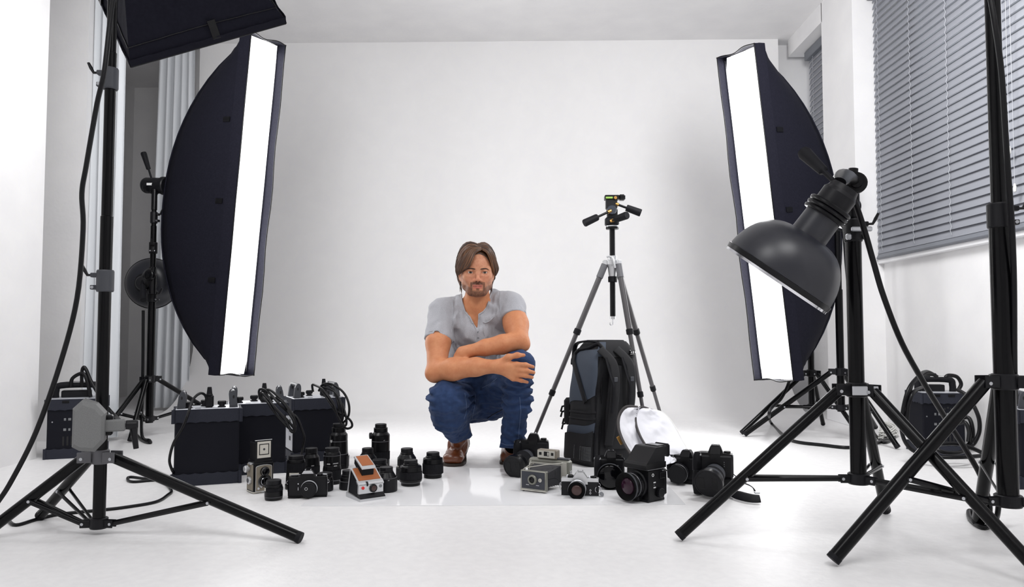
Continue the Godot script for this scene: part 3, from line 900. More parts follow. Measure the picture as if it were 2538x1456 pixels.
func pack(called_label: String, where: Vector3, yaw: float, w: float, h: float, d: float, style: int, group: String) -> Node3D:
	var o := thing("power_pack", called_label, "power pack", where, yaw, group)
	part(o, "body", G().box(V(0, h / 2, 0), V(w, h - 0.012, d), 0.006), M.pack_black)
	part(o, "bottom_bumper", bumper(w, d, 0.0, 0.05, true, 6), M.pack_grey)
	part(o, "top_bumper", bumper(w, d, h - 0.055, h, false, 6), M.pack_grey)
	part(o, "control_panel", G().box(V(0, h - 0.004, 0), V(w - 0.004, 0.012, d - 0.004), 0.002), mat("panel_silver", rgb(178, 180, 186), 0.4, 0.2))
	if style == 0:
		for s in [-1.0, 1.0]:
			# upright paddle of the folding handle with its slot
			var poly := P2([-0.016, 0, 0.016, 0, 0.013, 0.05, 0.01, 0.062, 0.004, 0.07, -0.006, 0.07, -0.012, 0.062, -0.015, 0.05])
			for z in [-d * 0.32, d * 0.32]:
				var hp := part(o, "handle_arm", G().prism(poly, -0.011, 0.011, Transform3D(Basis(Vector3.BACK, 0.1 * s), V(s * (w / 2 - 0.022), h, z))), M.dark_grey)
				part(hp, "slot", G().lathe(pr([0, -0.0005, 0.004, -0.0005, 0.004, 0.0235, 0, 0.0235]), 10, Transform3D(Basis(V(1, 0, 0), V(0, 0, 1), V(0, -1.8, 0)), V(s * (w / 2 - 0.024), h + 0.045, z - 0.0115))), M.ink_black)
			part(o, "handle_bar", G().rod(V(s * (w / 2 - 0.026), h + 0.062, -d * 0.32), V(s * (w / 2 - 0.026), h + 0.062, d * 0.32), 0.009, 12), M.dark_grey)
		for k in [[-0.3, 0.2], [0.22, 0.2], [-0.05, -0.25]]:
			var dial := part(o, "dial", G().lathe(pr([0, 0, 0.016, 0, 0.016, 0.004, 0.011, 0.006, 0.01, 0.018, 0, 0.019]), 16, X(V(k[0] * w, h + 0.002, k[1] * d))), M.black_plastic)
			part(dial, "grip_bar", G().box(V(k[0] * w, h + 0.02, k[1] * d), V(0.034, 0.018, 0.012), 0.004), M.black_plastic)
		for k in 4: part(o, "marking", G().box(V((-0.42 + 0.27 * k) * w, h + 0.0025, d * 0.4), V(0.022, 0.001, 0.01)), M.ink_black)
		for k in [[0.25, -0.05], [0.12, 0.03], [0.35, 0.02]]: part(o, "side_mark", G().box(V(-w / 2 - 0.0006, h * 0.5 + k[1], d * (k[0] - 0.25)), V(0.001, 0.026, 0.02)), M.ink_black)
	else:
		var top := h + 0.062
		part(o, "carry_handle", G().tube(curve([V(-w * 0.42, h - 0.005, 0), V(-w * 0.42, h + 0.035, 0), V(-w * 0.33, top, 0), V(w * 0.33, top, 0), V(w * 0.42, h + 0.035, 0), V(w * 0.42, h - 0.005, 0)], 5), 0.016, 12), M.black_rubber)
		part(o, "handle_sticker", G().box(V(0.01, top + 0.0155, 0.003), V(w * 0.36, 0.003, 0.022), 0.001), M.white_print)
		part(o, "socket_block", G().box(V(-0.01, h + 0.018, -0.02), V(w * 0.55, 0.036, d * 0.3), 0.004), M.black_plastic)
		for k in 2: part(o, "catch", G().box(V(-w * 0.16 + k * w * 0.34, h - 0.012, d / 2 + 0.008), V(0.03, 0.012, 0.006), 0.001), M.black_satin)
		for j in 2:
			for k in 4: part(o, "print", G().box(V(-0.04 + k * 0.02, h * 0.66 - j * 0.05, d / 2 + 0.0008), V(0.009 + 0.003 * ((k * 7 + j) % 2), 0.012, 0.001)), M.mid_grey)
		for k in 6: part(o, "vent_slot", G().box(V(-0.045 + k * 0.018, 0.085, d / 2 + 0.0006), V(0.008, 0.045, 0.002)), M.ink_black)
		part(o, "cover_screw", G().lathe(pr([0, 0, 0.004, 0, 0.003, 0.002, 0, 0.002]), 8, along(V(-w * 0.4, h * 0.62, d / 2), V(0, 0, 1))), M.steel)
	return o

func plug(o: Node3D, p: Vector3) -> void:
	var g := G().box(p + V(0, 0.03, 0), V(0.034, 0.05, 0.022), 0.005)
	var n := part(o, "plug", g, M.black_plastic)
	part(n, "strain_relief", G().lathe(pr([0, 0, 0.014, 0, 0.011, 0.008, 0.0085, 0.03, 0.0075, 0.034, 0, 0.034]), 12, X(p + V(0, 0.054, 0))), M.black_rubber)

func packs() -> void:
	var a := pack("dark power pack with upright handles and one cable trailing to the floor", fl(512, 1194), 22, 0.245, 0.305, 0.15, 0, "flash power packs")
	plug(a, V(0.005, 0.303, 0.03))
	var b := pack("dark power pack with a thick cable coil draped over its corner", fl(634, 1169), 20, 0.245, 0.305, 0.15, 0, "flash power packs")
	plug(b, V(0.03, 0.303, 0.03))
	var c := pack("dark power pack with a silver end panel and cable loops hanging beside it", fl(776, 1137), 29, 0.235, 0.3, 0.19, 0, "flash power packs")
	plug(c, V(0.04, 0.3, 0.03))
	part(c, "side_plate", G().box(V(-0.1182, 0.15, 0), V(0.002, 0.19, 0.17), 0.0005), M.panel_silver, "silver end panel with black markings")
	for k in 3: part(c, "marking", G().box(V(-0.1194, 0.11 + 0.04 * k, 0.03), V(0.001, 0.02, 0.03)), M.ink_black)
	pack("dark power pack with carry handle standing against the white wall return", fl(190, 1129), 22, 0.235, 0.288, 0.19, 1, "flash power packs")
	var e := pack("dark power pack with carry handle wrapped in thick cable by the wall", fl(2322, 1122), -6, 0.2, 0.31, 0.19, 1, "flash power packs")
	for k in 8:
		var an := k * TAU / 8
		part(e, "fan_slot", G().box(V(0.02 + cos(an) * 0.022, 0.215 + sin(an) * 0.022, 0.0958), V(0.009, 0.009, 0.002)), M.ink_black)
	pack("dark power pack standing beside the window parapet behind the near stand", V(2.085, 0, -3.14), -20, 0.25, 0.31, 0.19, 0, "flash power packs")

func coil(called: String, label: String, loops: Array, r: float, group := "") -> void:
	var o := thing(called, label, "cable", loops[0][0], 0, group)
	for l in loops: wpart(o, "strand", G().tube(curve(l, 7), r, 8), M.cord_black)

func cables() -> void:
	var m: Material = M.cord_black
	cable("power_cable", "thick black cable hanging from the counterweighted stand down to the floor", [[283, -20, 2.28], [272, 60, 2.28], [258, 180, 2.27], [240, 260, 2.27], [214, 410, 2.26], [203, 480, 2.26], [206, 570, 2.26], [191, 740, 2.25], [150, 900, 2.24], [90, 1070, 2.24], [30, 1190, 2.24], [-10, 1252, 2.24], [-60, 1318, 2.27], [-120, 1340, 2.25]], 0.0075, m)
	# front pack cable: from the plug over the left edge, down to the floor and away in a loop
	cable("power_cable", "thin black cable from the plugged power pack looping over the floor", [[513, 992, 3.14], [507, 979, 3.13], [495, 976, 3.1], [478, 992, 3.05], [465, 1030, 2.99], [452, 1062, 2.99], [430, 1100, 3.0], [420, 1140, 3.03], [426, 1165, 3.04], [432, 1176, 3.1], [425, 1186, 0], [370, 1188, 0], [325, 1183, 0], [316, 1188, 0], [330, 1195, 0], [395, 1192, 0], [424, 1215, 0], [415, 1228, 0], [385, 1245, 0], [310, 1258, 0], [250, 1265, 0], [150, 1275, 0], [90, 1288, 0], [40, 1302, 0], [20, 1290, 0], [10, 1282, 0], [-20, 1284, 0]], 0.0055, m)
	# coil on the middle pack
	var z0 := 3.12
	coil("cable_coil", "coiled black cable draped over the corner of a power pack", [
		cpts([[644, 990, 3.2], [642, 970, 3.2], [650, 965, 3.19], [668, 975, 3.17], [690, 1000, 3.1], [712, 1020, z0], [735, 1035, z0], [748, 1065, z0], [754, 1085, z0], [750, 1110, 3.13], [746, 1130, 3.16], [741, 1145, 3.2]], 0.005),
		cpts([[646, 992, 3.2], [650, 976, 3.19], [664, 990, 3.15], [690, 1020, z0], [715, 1045, z0], [728, 1060, z0 - 0.01], [733, 1052, z0 - 0.01], [726, 1030, z0 - 0.01], [705, 1000, z0], [680, 975, 3.15], [664, 966, 3.18], [660, 974, 3.19], [676, 1005, 3.12], [706, 1040, z0 - 0.01], [722, 1070, z0 - 0.02], [731, 1066, z0 - 0.02], [728, 1045, z0 - 0.02], [712, 1018, z0 - 0.01]], 0.005),
		cpts([[650, 985, 3.19], [665, 1000, 3.13], [690, 1035, z0], [712, 1058, z0 - 0.01], [726, 1068, z0 - 0.015], [731, 1056, z0 - 0.015], [720, 1025, z0 - 0.01], [700, 998, z0], [684, 986, 3.14]], 0.005)], 0.0052)
	coil("cable_coil", "black cable loops hanging down the corner of the rearmost power pack", [
		cpts([[776, 972, 3.5], [774, 955, 3.5], [782, 956, 3.48], [800, 966, 3.42], [818, 990, 3.38], [836, 1020, 3.38], [856, 1032, 3.38], [870, 1045, 3.38], [872, 1058, 3.38], [860, 1063, 3.38], [848, 1055, 3.39]], 0.005),
		cpts([[790, 970, 3.46], [800, 954, 3.45], [822, 953, 3.43], [850, 972, 3.4], [864, 1000, 3.38], [864, 1030, 3.38], [850, 1048, 3.38], [842, 1035, 3.38], [838, 1000, 3.39], [826, 965, 3.42], [810, 955, 3.44], [796, 962, 3.45], [815, 995, 3.38], [835, 1025, 3.38], [846, 1050, 3.37], [857, 1055, 3.37], [858, 1035, 3.37], [848, 1000, 3.39]], 0.005),
		cpts([[800, 960, 3.44], [830, 972, 3.41], [844, 1000, 3.38], [850, 1030, 3.37], [846, 1046, 3.37], [838, 1034, 3.37], [826, 1000, 3.38], [806, 972, 3.42]], 0.005)], 0.0052)
	cable("power_cable", "black cable arching over the power pack by the white wall return", [[176, 960, 3.8], [180, 938, 3.8], [205, 926, 3.8], [216, 945, 3.8], [222, 972, 3.8], [225, 985, 3.8]], 0.009, m)
	cable("power_cable", "black cable rising from a power pack towards the near stand pole", [[203, 960, 3.82], [203, 925, 3.82], [207, 911, 3.82], [214, 918, 3.82], [228, 950, 3.8], [262, 1005, 3.8], [290, 1036, 3.85], [330, 1070, 0], [352, 1091, 0], [372, 1098, 0], [370, 1092, 0], [352, 1080, 4.3], [352, 1000, 4.46], [354, 900, 4.46], [355, 770, 4.47]], 0.0085, m)
	# lamp cable on the right
	cable("power_cable", "thick black cable swooping from the big bowl lamp to the floor", [[2062, 474, 2.26], [2078, 468, 2.2], [2098, 474, 2.2], [2118, 500, 2.2], [2142, 570, 2.2], [2165, 650, 2.22], [2190, 735, 2.25], [2235, 850, 2.3], [2290, 950, 2.36], [2340, 1032, 2.42], [2390, 1110, 2.46], [2430, 1180, 2.47], [2452, 1250, 2.46], [2446, 1290, 2.46], [2420, 1275, 0], [2402, 1268, 0], [2408, 1290, 0], [2440, 1308, 0], [2466, 1290, 0], [2474, 1262, 2.5], [2478, 1180, 2.55]], 0.0085, m)
	cable("power_cable", "black cable running down beside the wide-hub stand pole", [[2452, -20, 2.06], [2466, 60, 2.05], [2482, 180, 2.05], [2492, 330, 2.05], [2500, 450, 2.06], [2508, 560, 2.07], [2513, 700, 2.09], [2514, 900, 2.1], [2516, 1000, 2.14]], 0.0075, m)
	cable("power_cable", "thin black cord hanging behind the bowl lamp stand", [[2083, 545, 4.34], [2090, 580, 4.32], [2096, 650, 4.32], [2102, 720, 4.34], [2108, 800, 4.36], [2112, 900, 4.36], [2135, 980, 4.3], [2160, 1060, 4.2], [2175, 1085, 0], [2190, 1098, 0], [2212, 1090, 0], [2218, 1082, 0]], 0.0075, m)
	cable("power_cable", "black cable drooping from the strip softbox onto the floor by the windows", [[1956, 945, 4.5], [1950, 962, 4.5], [1935, 990, 4.45], [1912, 1012, 4.4], [1906, 1030, 4.35], [1912, 1050, 0], [1945, 1082, 0], [1975, 1096, 0], [2040, 1104, 0], [2100, 1110, 0], [2150, 1104, 0], [2185, 1094, 0], [2204, 1082, 0]], 0.009, m)
	# cable wound about the right pack
	var zz := 3.66
	coil("cable_coil", "thick black cable wound around the power pack by the wall", [
		cpts([[2322, 934, 3.85], [2296, 922, 3.82], [2275, 935, 3.72], [2250, 970, zz], [2236, 1030, zz], [2236, 1075, zz], [2252, 1108, zz], [2280, 1125, 3.64], [2320, 1133, 3.58], [2380, 1134, 3.55], [2430, 1131, 3.58]], 0.01),
		cpts([[2283, 962, 3.78], [2262, 976, zz], [2248, 1020, zz], [2240, 1070, zz], [2246, 1058, zz], [2252, 990, zz], [2262, 950, 3.72], [2290, 930, 3.8], [2318, 930, 3.82]], 0.009),
		cpts([[2343, 936, 3.86], [2352, 931, 3.86], [2372, 935, 3.86], [2382, 952, 3.86], [2376, 966, 3.86]], 0.007),
		cpts([[2372, 966, 3.75], [2400, 985, 3.7], [2424, 1030, 3.66], [2428, 1065, 3.66], [2420, 1090, 3.66], [2408, 1106, 3.66], [2380, 1122, 3.6], [2340, 1122, 3.58], [2322, 1112, 3.6], [2332, 1102, 3.64], [2375, 1101, 3.64], [2410, 1112, 3.62], [2432, 1122, 3.62]], 0.01),
		cpts([[2376, 1040, 3.75], [2400, 1036, 3.72], [2410, 1060, 3.7], [2410, 1090, 3.7], [2396, 1108, 3.68]], 0.009),
		cpts([[2376, 1050, 3.74], [2392, 1048, 3.71], [2402, 1070, 3.69], [2400, 1096, 3.68]], 0.009)], 0.0095)
	# loose white cord heap by the window wall
	var rng := RandomNumberGenerator.new(); rng.seed = 7
	var q := []
	for k in 46:
		var an := k * 2.1
		var c := fl(2198 + 26 * cos(an) * rng.randf_range(0.5, 1.0) + rng.randf_range(-6, 6), 1082 + 12 * sin(an))
		q.append(c + V(0, 0.006 + rng.randf_range(0.0, 0.055), 0))
	solo("cord_heap", "loose tangle of thin white cord on the floor by the windows", "cable", G().tube(curve(q, 5), 0.004, 6), M.white_cable)
func gear(r: float, depth: float, teeth: int, y0: float, y1: float) -> Geo:
	var poly := P2([])
	for k in teeth * 4:
		var a := TAU * k / (teeth * 4)
		var rr := r if (k % 4) < 2 else r - depth
		poly.append(Vector2(cos(a), sin(a)) * rr)
	return G().prism(poly, y0, y1, Transform3D(Basis(V(1, 0, 0), V(0, 0, -1), V(0, 1, 0)), Vector3.ZERO))
# bands from the floor up: [kind, lower radius, upper radius, height] in photograph pixels
func lens(label: String, px: float, py: float, bands: Array, extra := []) -> void:
	var o := thing_px("camera_lens", label, "lens", px, py, 0, "lenses standing on the floor")
	var y := 0.0
	for b in bands:
		var r0: float = b[1]; var r1: float = b[2]; var h: float = b[3]
		var c := minf(0.8, h * 0.25)
		match b[0]:
			"g":
				part(o, "grip_ring", gear(r0, 0.35, 64, y + 0.6, y + h - 0.6).lathe(pr([0, y, r0 - 0.6, y, r0 - 0.6, y + h, 0, y + h]), 32), M.black_rubber)
			"m":
				part(o, "trim_ring", G().lathe(pr([0, y, r0, y, r1, y + h, 0, y + h]), 32), M.grey_bracket)
			"c":
				part(o, "rear_cap", G().lathe(pr([0, y, r0 - 0.5, y, r0, y + c, r0, y + h - c, r0 - c, y + h, r0 - 3.0, y + h, r0 - 3.4, y + h - 0.6, 0, y + h - 0.6]), 32), M.black_plastic)
			"h":
				part(o, "lens_hood", G().lathe(pr([0, y, r0 - 2.5, y, r0 - 0.5, y + 1.0, r0, y + 2.5, r1, y + h - c, r1 - c, y + h, 0, y + h]), 32), M.black_plastic)
			_:
				part(o, "barrel", G().lathe(pr([0, y, r0 - c, y, r0, y + c, r1, y + h - c, r1 - c, y + h, 0, y + h]), 32), M.black_satin)
		y += h
	for e in extra:   # [kind, height, angle, width, tall, radius]
		var a := deg_to_rad(e[2])
		if e[0] == "label":
			var g := G().lathe(pr([e[5], e[1], e[5] + 0.25, e[1], e[5] + 0.25, e[1] + e[4], e[5], e[1] + e[4]]), 8, Transform3D(), false, a - e[3] / e[5] / 2, a + e[3] / e[5] / 2)
			part(o, "paper_label", g, M.ivory, "pale paper label")
		elif e[0] == "text":
			for k in int(e[3]):
				var b: float = a + k * 0.085
				part(o, "lettering", G().box(V(sin(b), 0, cos(b)) * (e[5] + 0.05) + V(0, e[1] + 0.3 * (k % 2), 0), V(1.0, e[4] * (0.7 + 0.3 * ((k * 5) % 2)), 0.2), 0.0, Basis(Vector3.UP, b)), M.white_print)
		elif e[0] == "knob":
			var d := V(sin(a), 0, cos(a))
			part(o, "collar_knob", G().lathe(pr([0, 0, e[3], 0, e[3], e[5] * 0.25, e[3] - 1, e[5] * 0.25 + 1, 0, e[5] * 0.25 + 1]), 16, along(V(0, e[1], 0) + d * (e[5] - 1.0), d)), M.black_plastic)
		elif e[0] == "petal":
			part(o, "hood_petal", G().lathe(pr([e[5], e[1], e[5] + 1.0, e[1], e[5] + 1.6, e[1] + e[4], e[5] + 0.6, e[1] + e[4]]), 14, Transform3D(), false, a - deg_to_rad(e[3]), a + deg_to_rad(e[3])), M.black_plastic)

func lenses() -> void:
	lens("black zoom lens with a pale paper label standing behind the black film camera", 733, 1211, [["b", 26, 26, 10], ["g", 24, 24, 16], ["b", 24, 22.6, 16], ["g", 22.2, 22.2, 20], ["b", 21.8, 21.2, 8], ["c", 18, 18, 9]], [["label", 30, -12, 24, 10, 23.6], ["text", 36, 38, 4, 2.2, 22.9]])
	lens("black lens with narrow raised cap between the labelled zoom and the lettered zoom", 771, 1190, [["b", 21, 21, 18], ["g", 21, 21, 16], ["b", 20.6, 19.8, 20], ["b", 19.8, 14.6, 9], ["b", 14.6, 14.6, 3], ["c", 14.5, 14.5, 11]], [["text", 36, 2, 4, 2, 20.5]])
	lens("tall black telephoto lens with a petal hood standing beside the power pack", 838.5, 1161, [["b", 25, 25, 12], ["g", 24, 24, 22], ["m", 23.6, 23.6, 1.5], ["b", 23, 22.4, 30], ["m", 22.4, 22.4, 1.2], ["b", 22, 22, 14], ["b", 22, 18, 7], ["b", 17, 17, 12], ["c", 14.5, 14.5, 9]], [["text", 66, -60, 4, 8, 22.2], ["petal", 4, 75, 32, 26, 25]])
	lens("black zoom lens with white lettering standing before the petal-hood telephoto", 822.5, 1200, [["b", 22.3, 22.3, 9], ["m", 22.5, 22.5, 1.5], ["g", 22.4, 22.4, 24], ["b", 22.3, 21, 10], ["b", 20.7, 20.7, 24], ["m", 20.9, 20.9, 1], ["b", 20.6, 18.6, 8], ["c", 17, 17, 10]], [["text", 50, -34, 5, 3.2, 20.6], ["text", 51, 8, 8, 2.4, 20.6], ["text", 45, 14, 5, 2.4, 20.6], ["text", 14, -40, 10, 3.4, 22.4]])
	lens("short black lens with small white sticker in front of the twin lens camera", 678, 1239, [["b", 21, 21.6, 6], ["m", 21.6, 21.6, 1], ["b", 22, 22, 14], ["g", 22.3, 22.3, 8], ["b", 21.5, 20, 7], ["c", 18, 18, 11]], [["label", 22, -68, 9, 8, 22.1]])
	lens("hooded black lens tucked behind the black film camera", 805.5, 1218, [["h", 20, 20, 26], ["b", 19, 17.4, 8], ["b", 15, 15, 2], ["c", 17, 17, 8]])
	lens("small hooded black lens beside the tan folding instant camera", 863, 1214, [["h", 22, 21.5, 20], ["m", 21.6, 21.6, 1], ["b", 20, 18, 9], ["b", 17.4, 16.6, 6], ["c", 15.2, 15.2, 10]])
	lens("black lens with a narrow cap standing behind the tan folding instant camera", 911, 1170, [["h", 24, 23.5, 14], ["b", 22.8, 22.8, 20], ["b", 22.6, 16, 10], ["b", 15, 15, 3], ["c", 14, 14, 10]], [["text", 26, -20, 3, 1.6, 22.8]])
	lens("tall black telephoto lens with a tripod collar knob", 943, 1160, [["b", 22.3, 22.3, 20], ["g", 22.8, 22.8, 20], ["b", 22.3, 22.3, 24], ["m", 22.6, 22.6, 1.4], ["b", 22.3, 22.3, 14], ["b", 22.3, 17.6, 7], ["b", 17, 17, 11], ["c", 14, 14, 9]], [["knob", 78, -80, 8, 0, 22.3], ["text", 68, 20, 2, 1.4, 22.3]])
	lens("stubby black lens with a wide cap between the tall telephoto and instant camera", 940.6, 1181, [["b", 20, 20, 22], ["m", 20.4, 20.4, 1.4], ["b", 19.6, 18.6, 6], ["b", 16.6, 16.6, 1.6], ["c", 17.7, 17.7, 9]])
	lens("black lens with a flared wide hood beside the instant camera", 957, 1219, [["h", 27.4, 27, 33], ["m", 26, 26, 1], ["b", 25, 18, 13], ["b", 17, 17, 3], ["c", 16, 16, 9]], [["text", 30, 10, 2, 2, 27.2]])
	lens("black lens with a step-down shoulder behind the pair of stout lenses", 1008, 1189, [["h", 26.5, 26, 30], ["b", 23, 23, 21], ["b", 23, 17, 10], ["b", 16, 16, 4], ["c", 14.7, 14.7, 10]], [["label", 31, -70, 9, 3, 23.0]])
	lens("stout black lens with ribbed grip in front of the stepped lens", 1017.7, 1204, [["b", 23.4, 23.4, 7], ["m", 24, 24.6, 2], ["b", 27, 28, 6], ["g", 28.2, 28.2, 19], ["b", 27.4, 26.4, 12], ["b", 26, 22, 3.5], ["b", 18.6, 18.6, 3], ["c", 16.7, 16.7, 9]])
	lens("stout black lens standing next to the brown shoe", 1072.8, 1185, [["b", 22, 22, 9], ["m", 22.4, 22.6, 1.4], ["g", 25.7, 25.7, 24], ["b", 25, 24, 12], ["b", 24, 20, 3], ["b", 17.6, 17.6, 3], ["c", 16, 16, 9]])
func lz(prof: Array, o := Vector3.ZERO, d := Vector3.BACK, seg := 32, smooth := false) -> Geo:
	return G().lathe(pr(prof), seg, along(o, d), smooth)
func cyl(o: Vector3, d: Vector3, r: float, h: float, seg := 20) -> Geo:
	var c := minf(0.6, minf(r, h) * 0.2)
	return lz([0, 0, r, 0, r, h - c, r - c, h, 0, h], o, d, seg)
func ring(o: Vector3, d: Vector3, r: float, th: float, seg := 20) -> Geo:
	var p := []
	var xf := along(o, d)
	for k in seg + 1: p.append(xf * V(cos(TAU * k / seg) * r, 0, sin(TAU * k / seg) * r))
	return G().tube(p, th, 6, false)
# strap lug with a split ring
func lug(o: Node3D, p: Vector3, s: float) -> void:
	var n := part(o, "strap_lug", cyl(p, V(s, 0, 0.3), 1.6, 2.4, 10), M.chrome)
	part(n, "split_ring", ring(p + V(s * 1.8, -4.2, 0.6), V(0.3 * s, 0, 1), 3.6, 0.55), M.chrome)
# capped or open lens standing out along d: bands [kind, r0, r1, length]
func fitted_lens(o: Node3D, p: Vector3, d: Vector3, bands: Array, front: String) -> Vector3:
	var n := part(o, "lens", lz([0, -1, bands[0][1] * 0.9, -1, bands[0][1] * 0.9, 0.2, 0, 0.2], p, d), M.black_satin)
	var y := 0.0
	var xf := along(p, d)
	for b in bands:
		var c := minf(0.7, b[3] * 0.25)
		var g: Geo
		var inner: float = b[2] * 0.4 if (front in ["cap", "plain"] or b != bands[bands.size() - 1]) else b[2] - 2.0
		if b[0] == "g":
			g = gear(b[1], 0.4, 64, y + 0.4, y + b[3] - 0.4).lathe(pr([b[1] * 0.4, y, b[1] - 0.7, y, b[1] - 0.7, y + b[3], b[1] * 0.4, y + b[3]]), 32)
			g.move(xf)
			part(n, "grip_ring", g, M.black_rubber)
		else:
			g = G().lathe(pr([b[1] * 0.4, y, b[1] - c, y, b[1], y + c, b[2], y + b[3] - c, b[2] - c, y + b[3], inner, y + b[3]]), 40, xf)
			part(n, "trim_ring" if b[0] == "m" else "barrel", g, M.steel if b[0] == "m" else (M.dark_grey if b[0] == "d" else M.black_satin))
		y += b[3]
	var R: float = bands[bands.size() - 1][2]
	var f := p + d.normalized() * y
	if front == "cap":
		part(n, "lens_cap", lz([0, 1.2, R - 5, 1.2, R - 4.4, 0.8, R - 2.6, 0.8, R - 2.2, 1.6, R - 0.8, 1.6, R, 0.8, R, -1.5, 0, -1.5], f, d, 40), M.black_plastic)
		var side := xf.basis.x; var up := xf.basis.z
		for s in [-1.0, 1.0]:
			var cp := part(n, "cap_clip", G().box(f + d.normalized() * 1.4 + (side * s) * (R * 0.48), V(R * 0.42, 1.6, R * 0.85), 0.7, xf.basis), M.black_satin)
			cp.set_meta("label", "pinch clip on the lens cap")
	elif front == "plain":
		part(n, "lens_cap", lz([0, 1.6, R - 3.4, 1.6, R - 2.8, 2.2, R - 1.0, 2.2, R, 1.4, R, -1.5, 0, -1.5], f, d, 40), M.black_plastic)
	else:
		var deep: float = float(bands[bands.size() - 1][3]) - 0.5 if front != "lens_glass" else 3.0
		var gr: float = R * (0.6 if front != "lens_glass" else 0.93)
		part(n, "front_ring", lz([gr * 0.98, -deep, R - 2.2, -0.8, R - 1.8, 0.2, R - 0.4, 0.2, R, -0.4, R, -2.0], f, d, 40), M.lens_black)
		var gl := []
		for k in 9: gl.append_array([gr * cos(PI / 2 * k / 8.0), -deep + (R * 0.2) * sin(PI / 2 * k / 8.0)])
		part(n, "front_glass", lz(gl, f, d, 40, true), M[front])
	return f

func cameras_left() -> void:
	# twin lens reflex
	var o := thing_px("twin_lens_camera", "taupe leather twin lens reflex camera with its finder hood open", "camera", 644, 1219, 22, "cameras on the floor")
	part(o, "body", G().box(V(0, 36, 0), V(50, 71, 42), 1.6), M.black_satin)
	part(o, "base_plate", G().box(V(0, 1.6, 0), V(51.5, 3.2, 43.5), 0.8), M.ivory)
	for s in [-1.0, 1.0]: part(o, "side_panel", G().box(V(s * 25.2, 37, 0), V(1.2, 62, 38), 0.5), M.taupe_leather, "taupe leather side panel")
	var arch := P2([-20, 4])
	for k in 9:
		var a := PI - PI * k / 8.0
		arch.append(Vector2(20 * cos(a), 62 + 5 * sin(a)))
	arch.append(Vector2(20, 4))
	var fp := part(o, "front_plate", G().prism(arch, 20.5, 23.5), M.taupe_leather)
	var rim := []
	for p in arch: rim.append(V(p.x, p.y, 23.6))
	rim.append(rim[0])
	part(fp, "plate_edge", G().tube(rim, 0.7, 6, false), M.silver)
	for k in [[51.0, 9.6], [27.0, 10.2]]:
		var n := part(o, "taking_lens" if k[0] < 40 else "viewing_lens", lz([0, 0, k[1] + 2, 0, k[1] + 2, 3, k[1] + 0.8, 5, 0, 5], V(2, k[0], 23)), M.black_satin)
		part(n, "chrome_ring", lz([k[1] - 1.4, 5, k[1] - 1.2, 6.6, k[1], 6.6, k[1] + 0.5, 5], V(2, k[0], 23)), M.chrome)
		part(n, "glass", lz([k[1] - 1.3, 5.2, k[1] * 0.6, 5.9, 0, 6.3], V(2, k[0], 23), V(0, 0, 1), 32, true), M.lens_glass)
	part(o, "shutter_crescent", G().lathe(pr([13, 0, 17, 0, 17, 2.4, 13, 2.4]), 20, along(V(2, 27, 23.2), V(0, 0, 1)), false, PI * 0.45, PI * 1.85), M.chrome)
	part(o, "name_plate", G().box(V(2, 1.8, 22.4), V(14, 3, 1), 0.2), M.silver)
	part(o, "flash_socket", cyl(V(-13, 11, 23), V(0, 0, 1), 3, 2, 14), M.chrome)
	var kb := part(o, "focus_knob", lz([0, 0, 9, 0, 9.4, 1, 9.4, 5, 8, 6.4, 0, 6.4], V(-26, 30, 4), V(-1, 0, 0)), M.silver)
	part(kb, "knob_face", lz([0, 0, 5.5, 0, 5.5, 1, 0, 1], V(-32.2, 30, 4), V(-1, 0, 0)), M.dark_grey)
	part(o, "winding_knob", lz([0, 0, 5, 0, 5, 3, 8, 4, 8.5, 10, 6.5, 13, 0, 13], V(-26, 57, -4), V(-1, 0, 0)), M.silver)
	part(o, "strap_catch", G().box(V(-25, 70, 2), V(8, 5, 20), 2), M.silver)
	part(o, "finder_base", G().box(V(0, 74, -1), V(46, 7, 40), 1), M.black_satin)
	var hd := part(o, "finder_hood", G().box(V(1, 101, 16), V(42, 50, 1.6), 0.5), M.black_satin)
	for s in [-1.0, 1.0]: part(hd, "hood_side", G().box(V(1 + s * 20.5, 99, 0), V(1.2, 44, 32), 0.4), M.black_satin)
	part(hd, "hood_back", G().box(V(1, 96, -16), V(41, 38, 1.2), 0.4), M.black_satin)
	part(hd, "hood_edge", G().box(V(1, 126.5, 16), V(43, 1.4, 3), 0.4), M.silver)
	var sq := part(hd, "hood_panel", G().box(V(2, 103, 17.2), V(34, 40, 1.2), 0.4), M.ivory)
	for s in [-1.0, 1.0]:
		part(sq, "square_line", G().box(V(2 + s * 11.6, 104, 18), V(1.8, 26, 0.8)), M.ink_black)
		part(sq, "square_line", G().box(V(2, 104 + s * 12.4, 18), V(25, 1.8, 0.8)), M.ink_black)
	part(sq, "emblem", G().lathe(pr([0, 0, 2.8, 0, 2.6, 0.8, 0, 0.9]), 16, along(V(2, 104, 17.8), V(0, 0, 1))), M.dark_grey)
	# black single lens reflex with capped lens
	o = thing_px("film_camera", "black film camera with capped lens and bare strap rings", "camera", 763, 1233, -6, "cameras on the floor")
	part(o, "body", G().box(V(0, 24, 0), V(94, 44, 24), 3), M.black_plastic)
	part(o, "base_plate", G().box(V(0, 2, 0), V(93, 4, 24.5), 0.8), M.black_satin)
	part(o, "top_plate", G().box(V(0, 46, 0), V(93, 9, 23), 1.6), M.black_satin)
	var hump := P2([-21, 46, 21, 46, 11, 61, 8, 63, -8, 63, -11, 61])
	var pz := part(o, "prism_housing", G().prism(hump, -10, 12), M.black_satin)
	pz.mesh.resource_name = "prism"
	part(pz, "prism_top", G().prism(P2([-14, 58, 14, 58, 9.5, 64.5, -9.5, 64.5]), 8, 13), M.silver, "bright bevelled prism front")
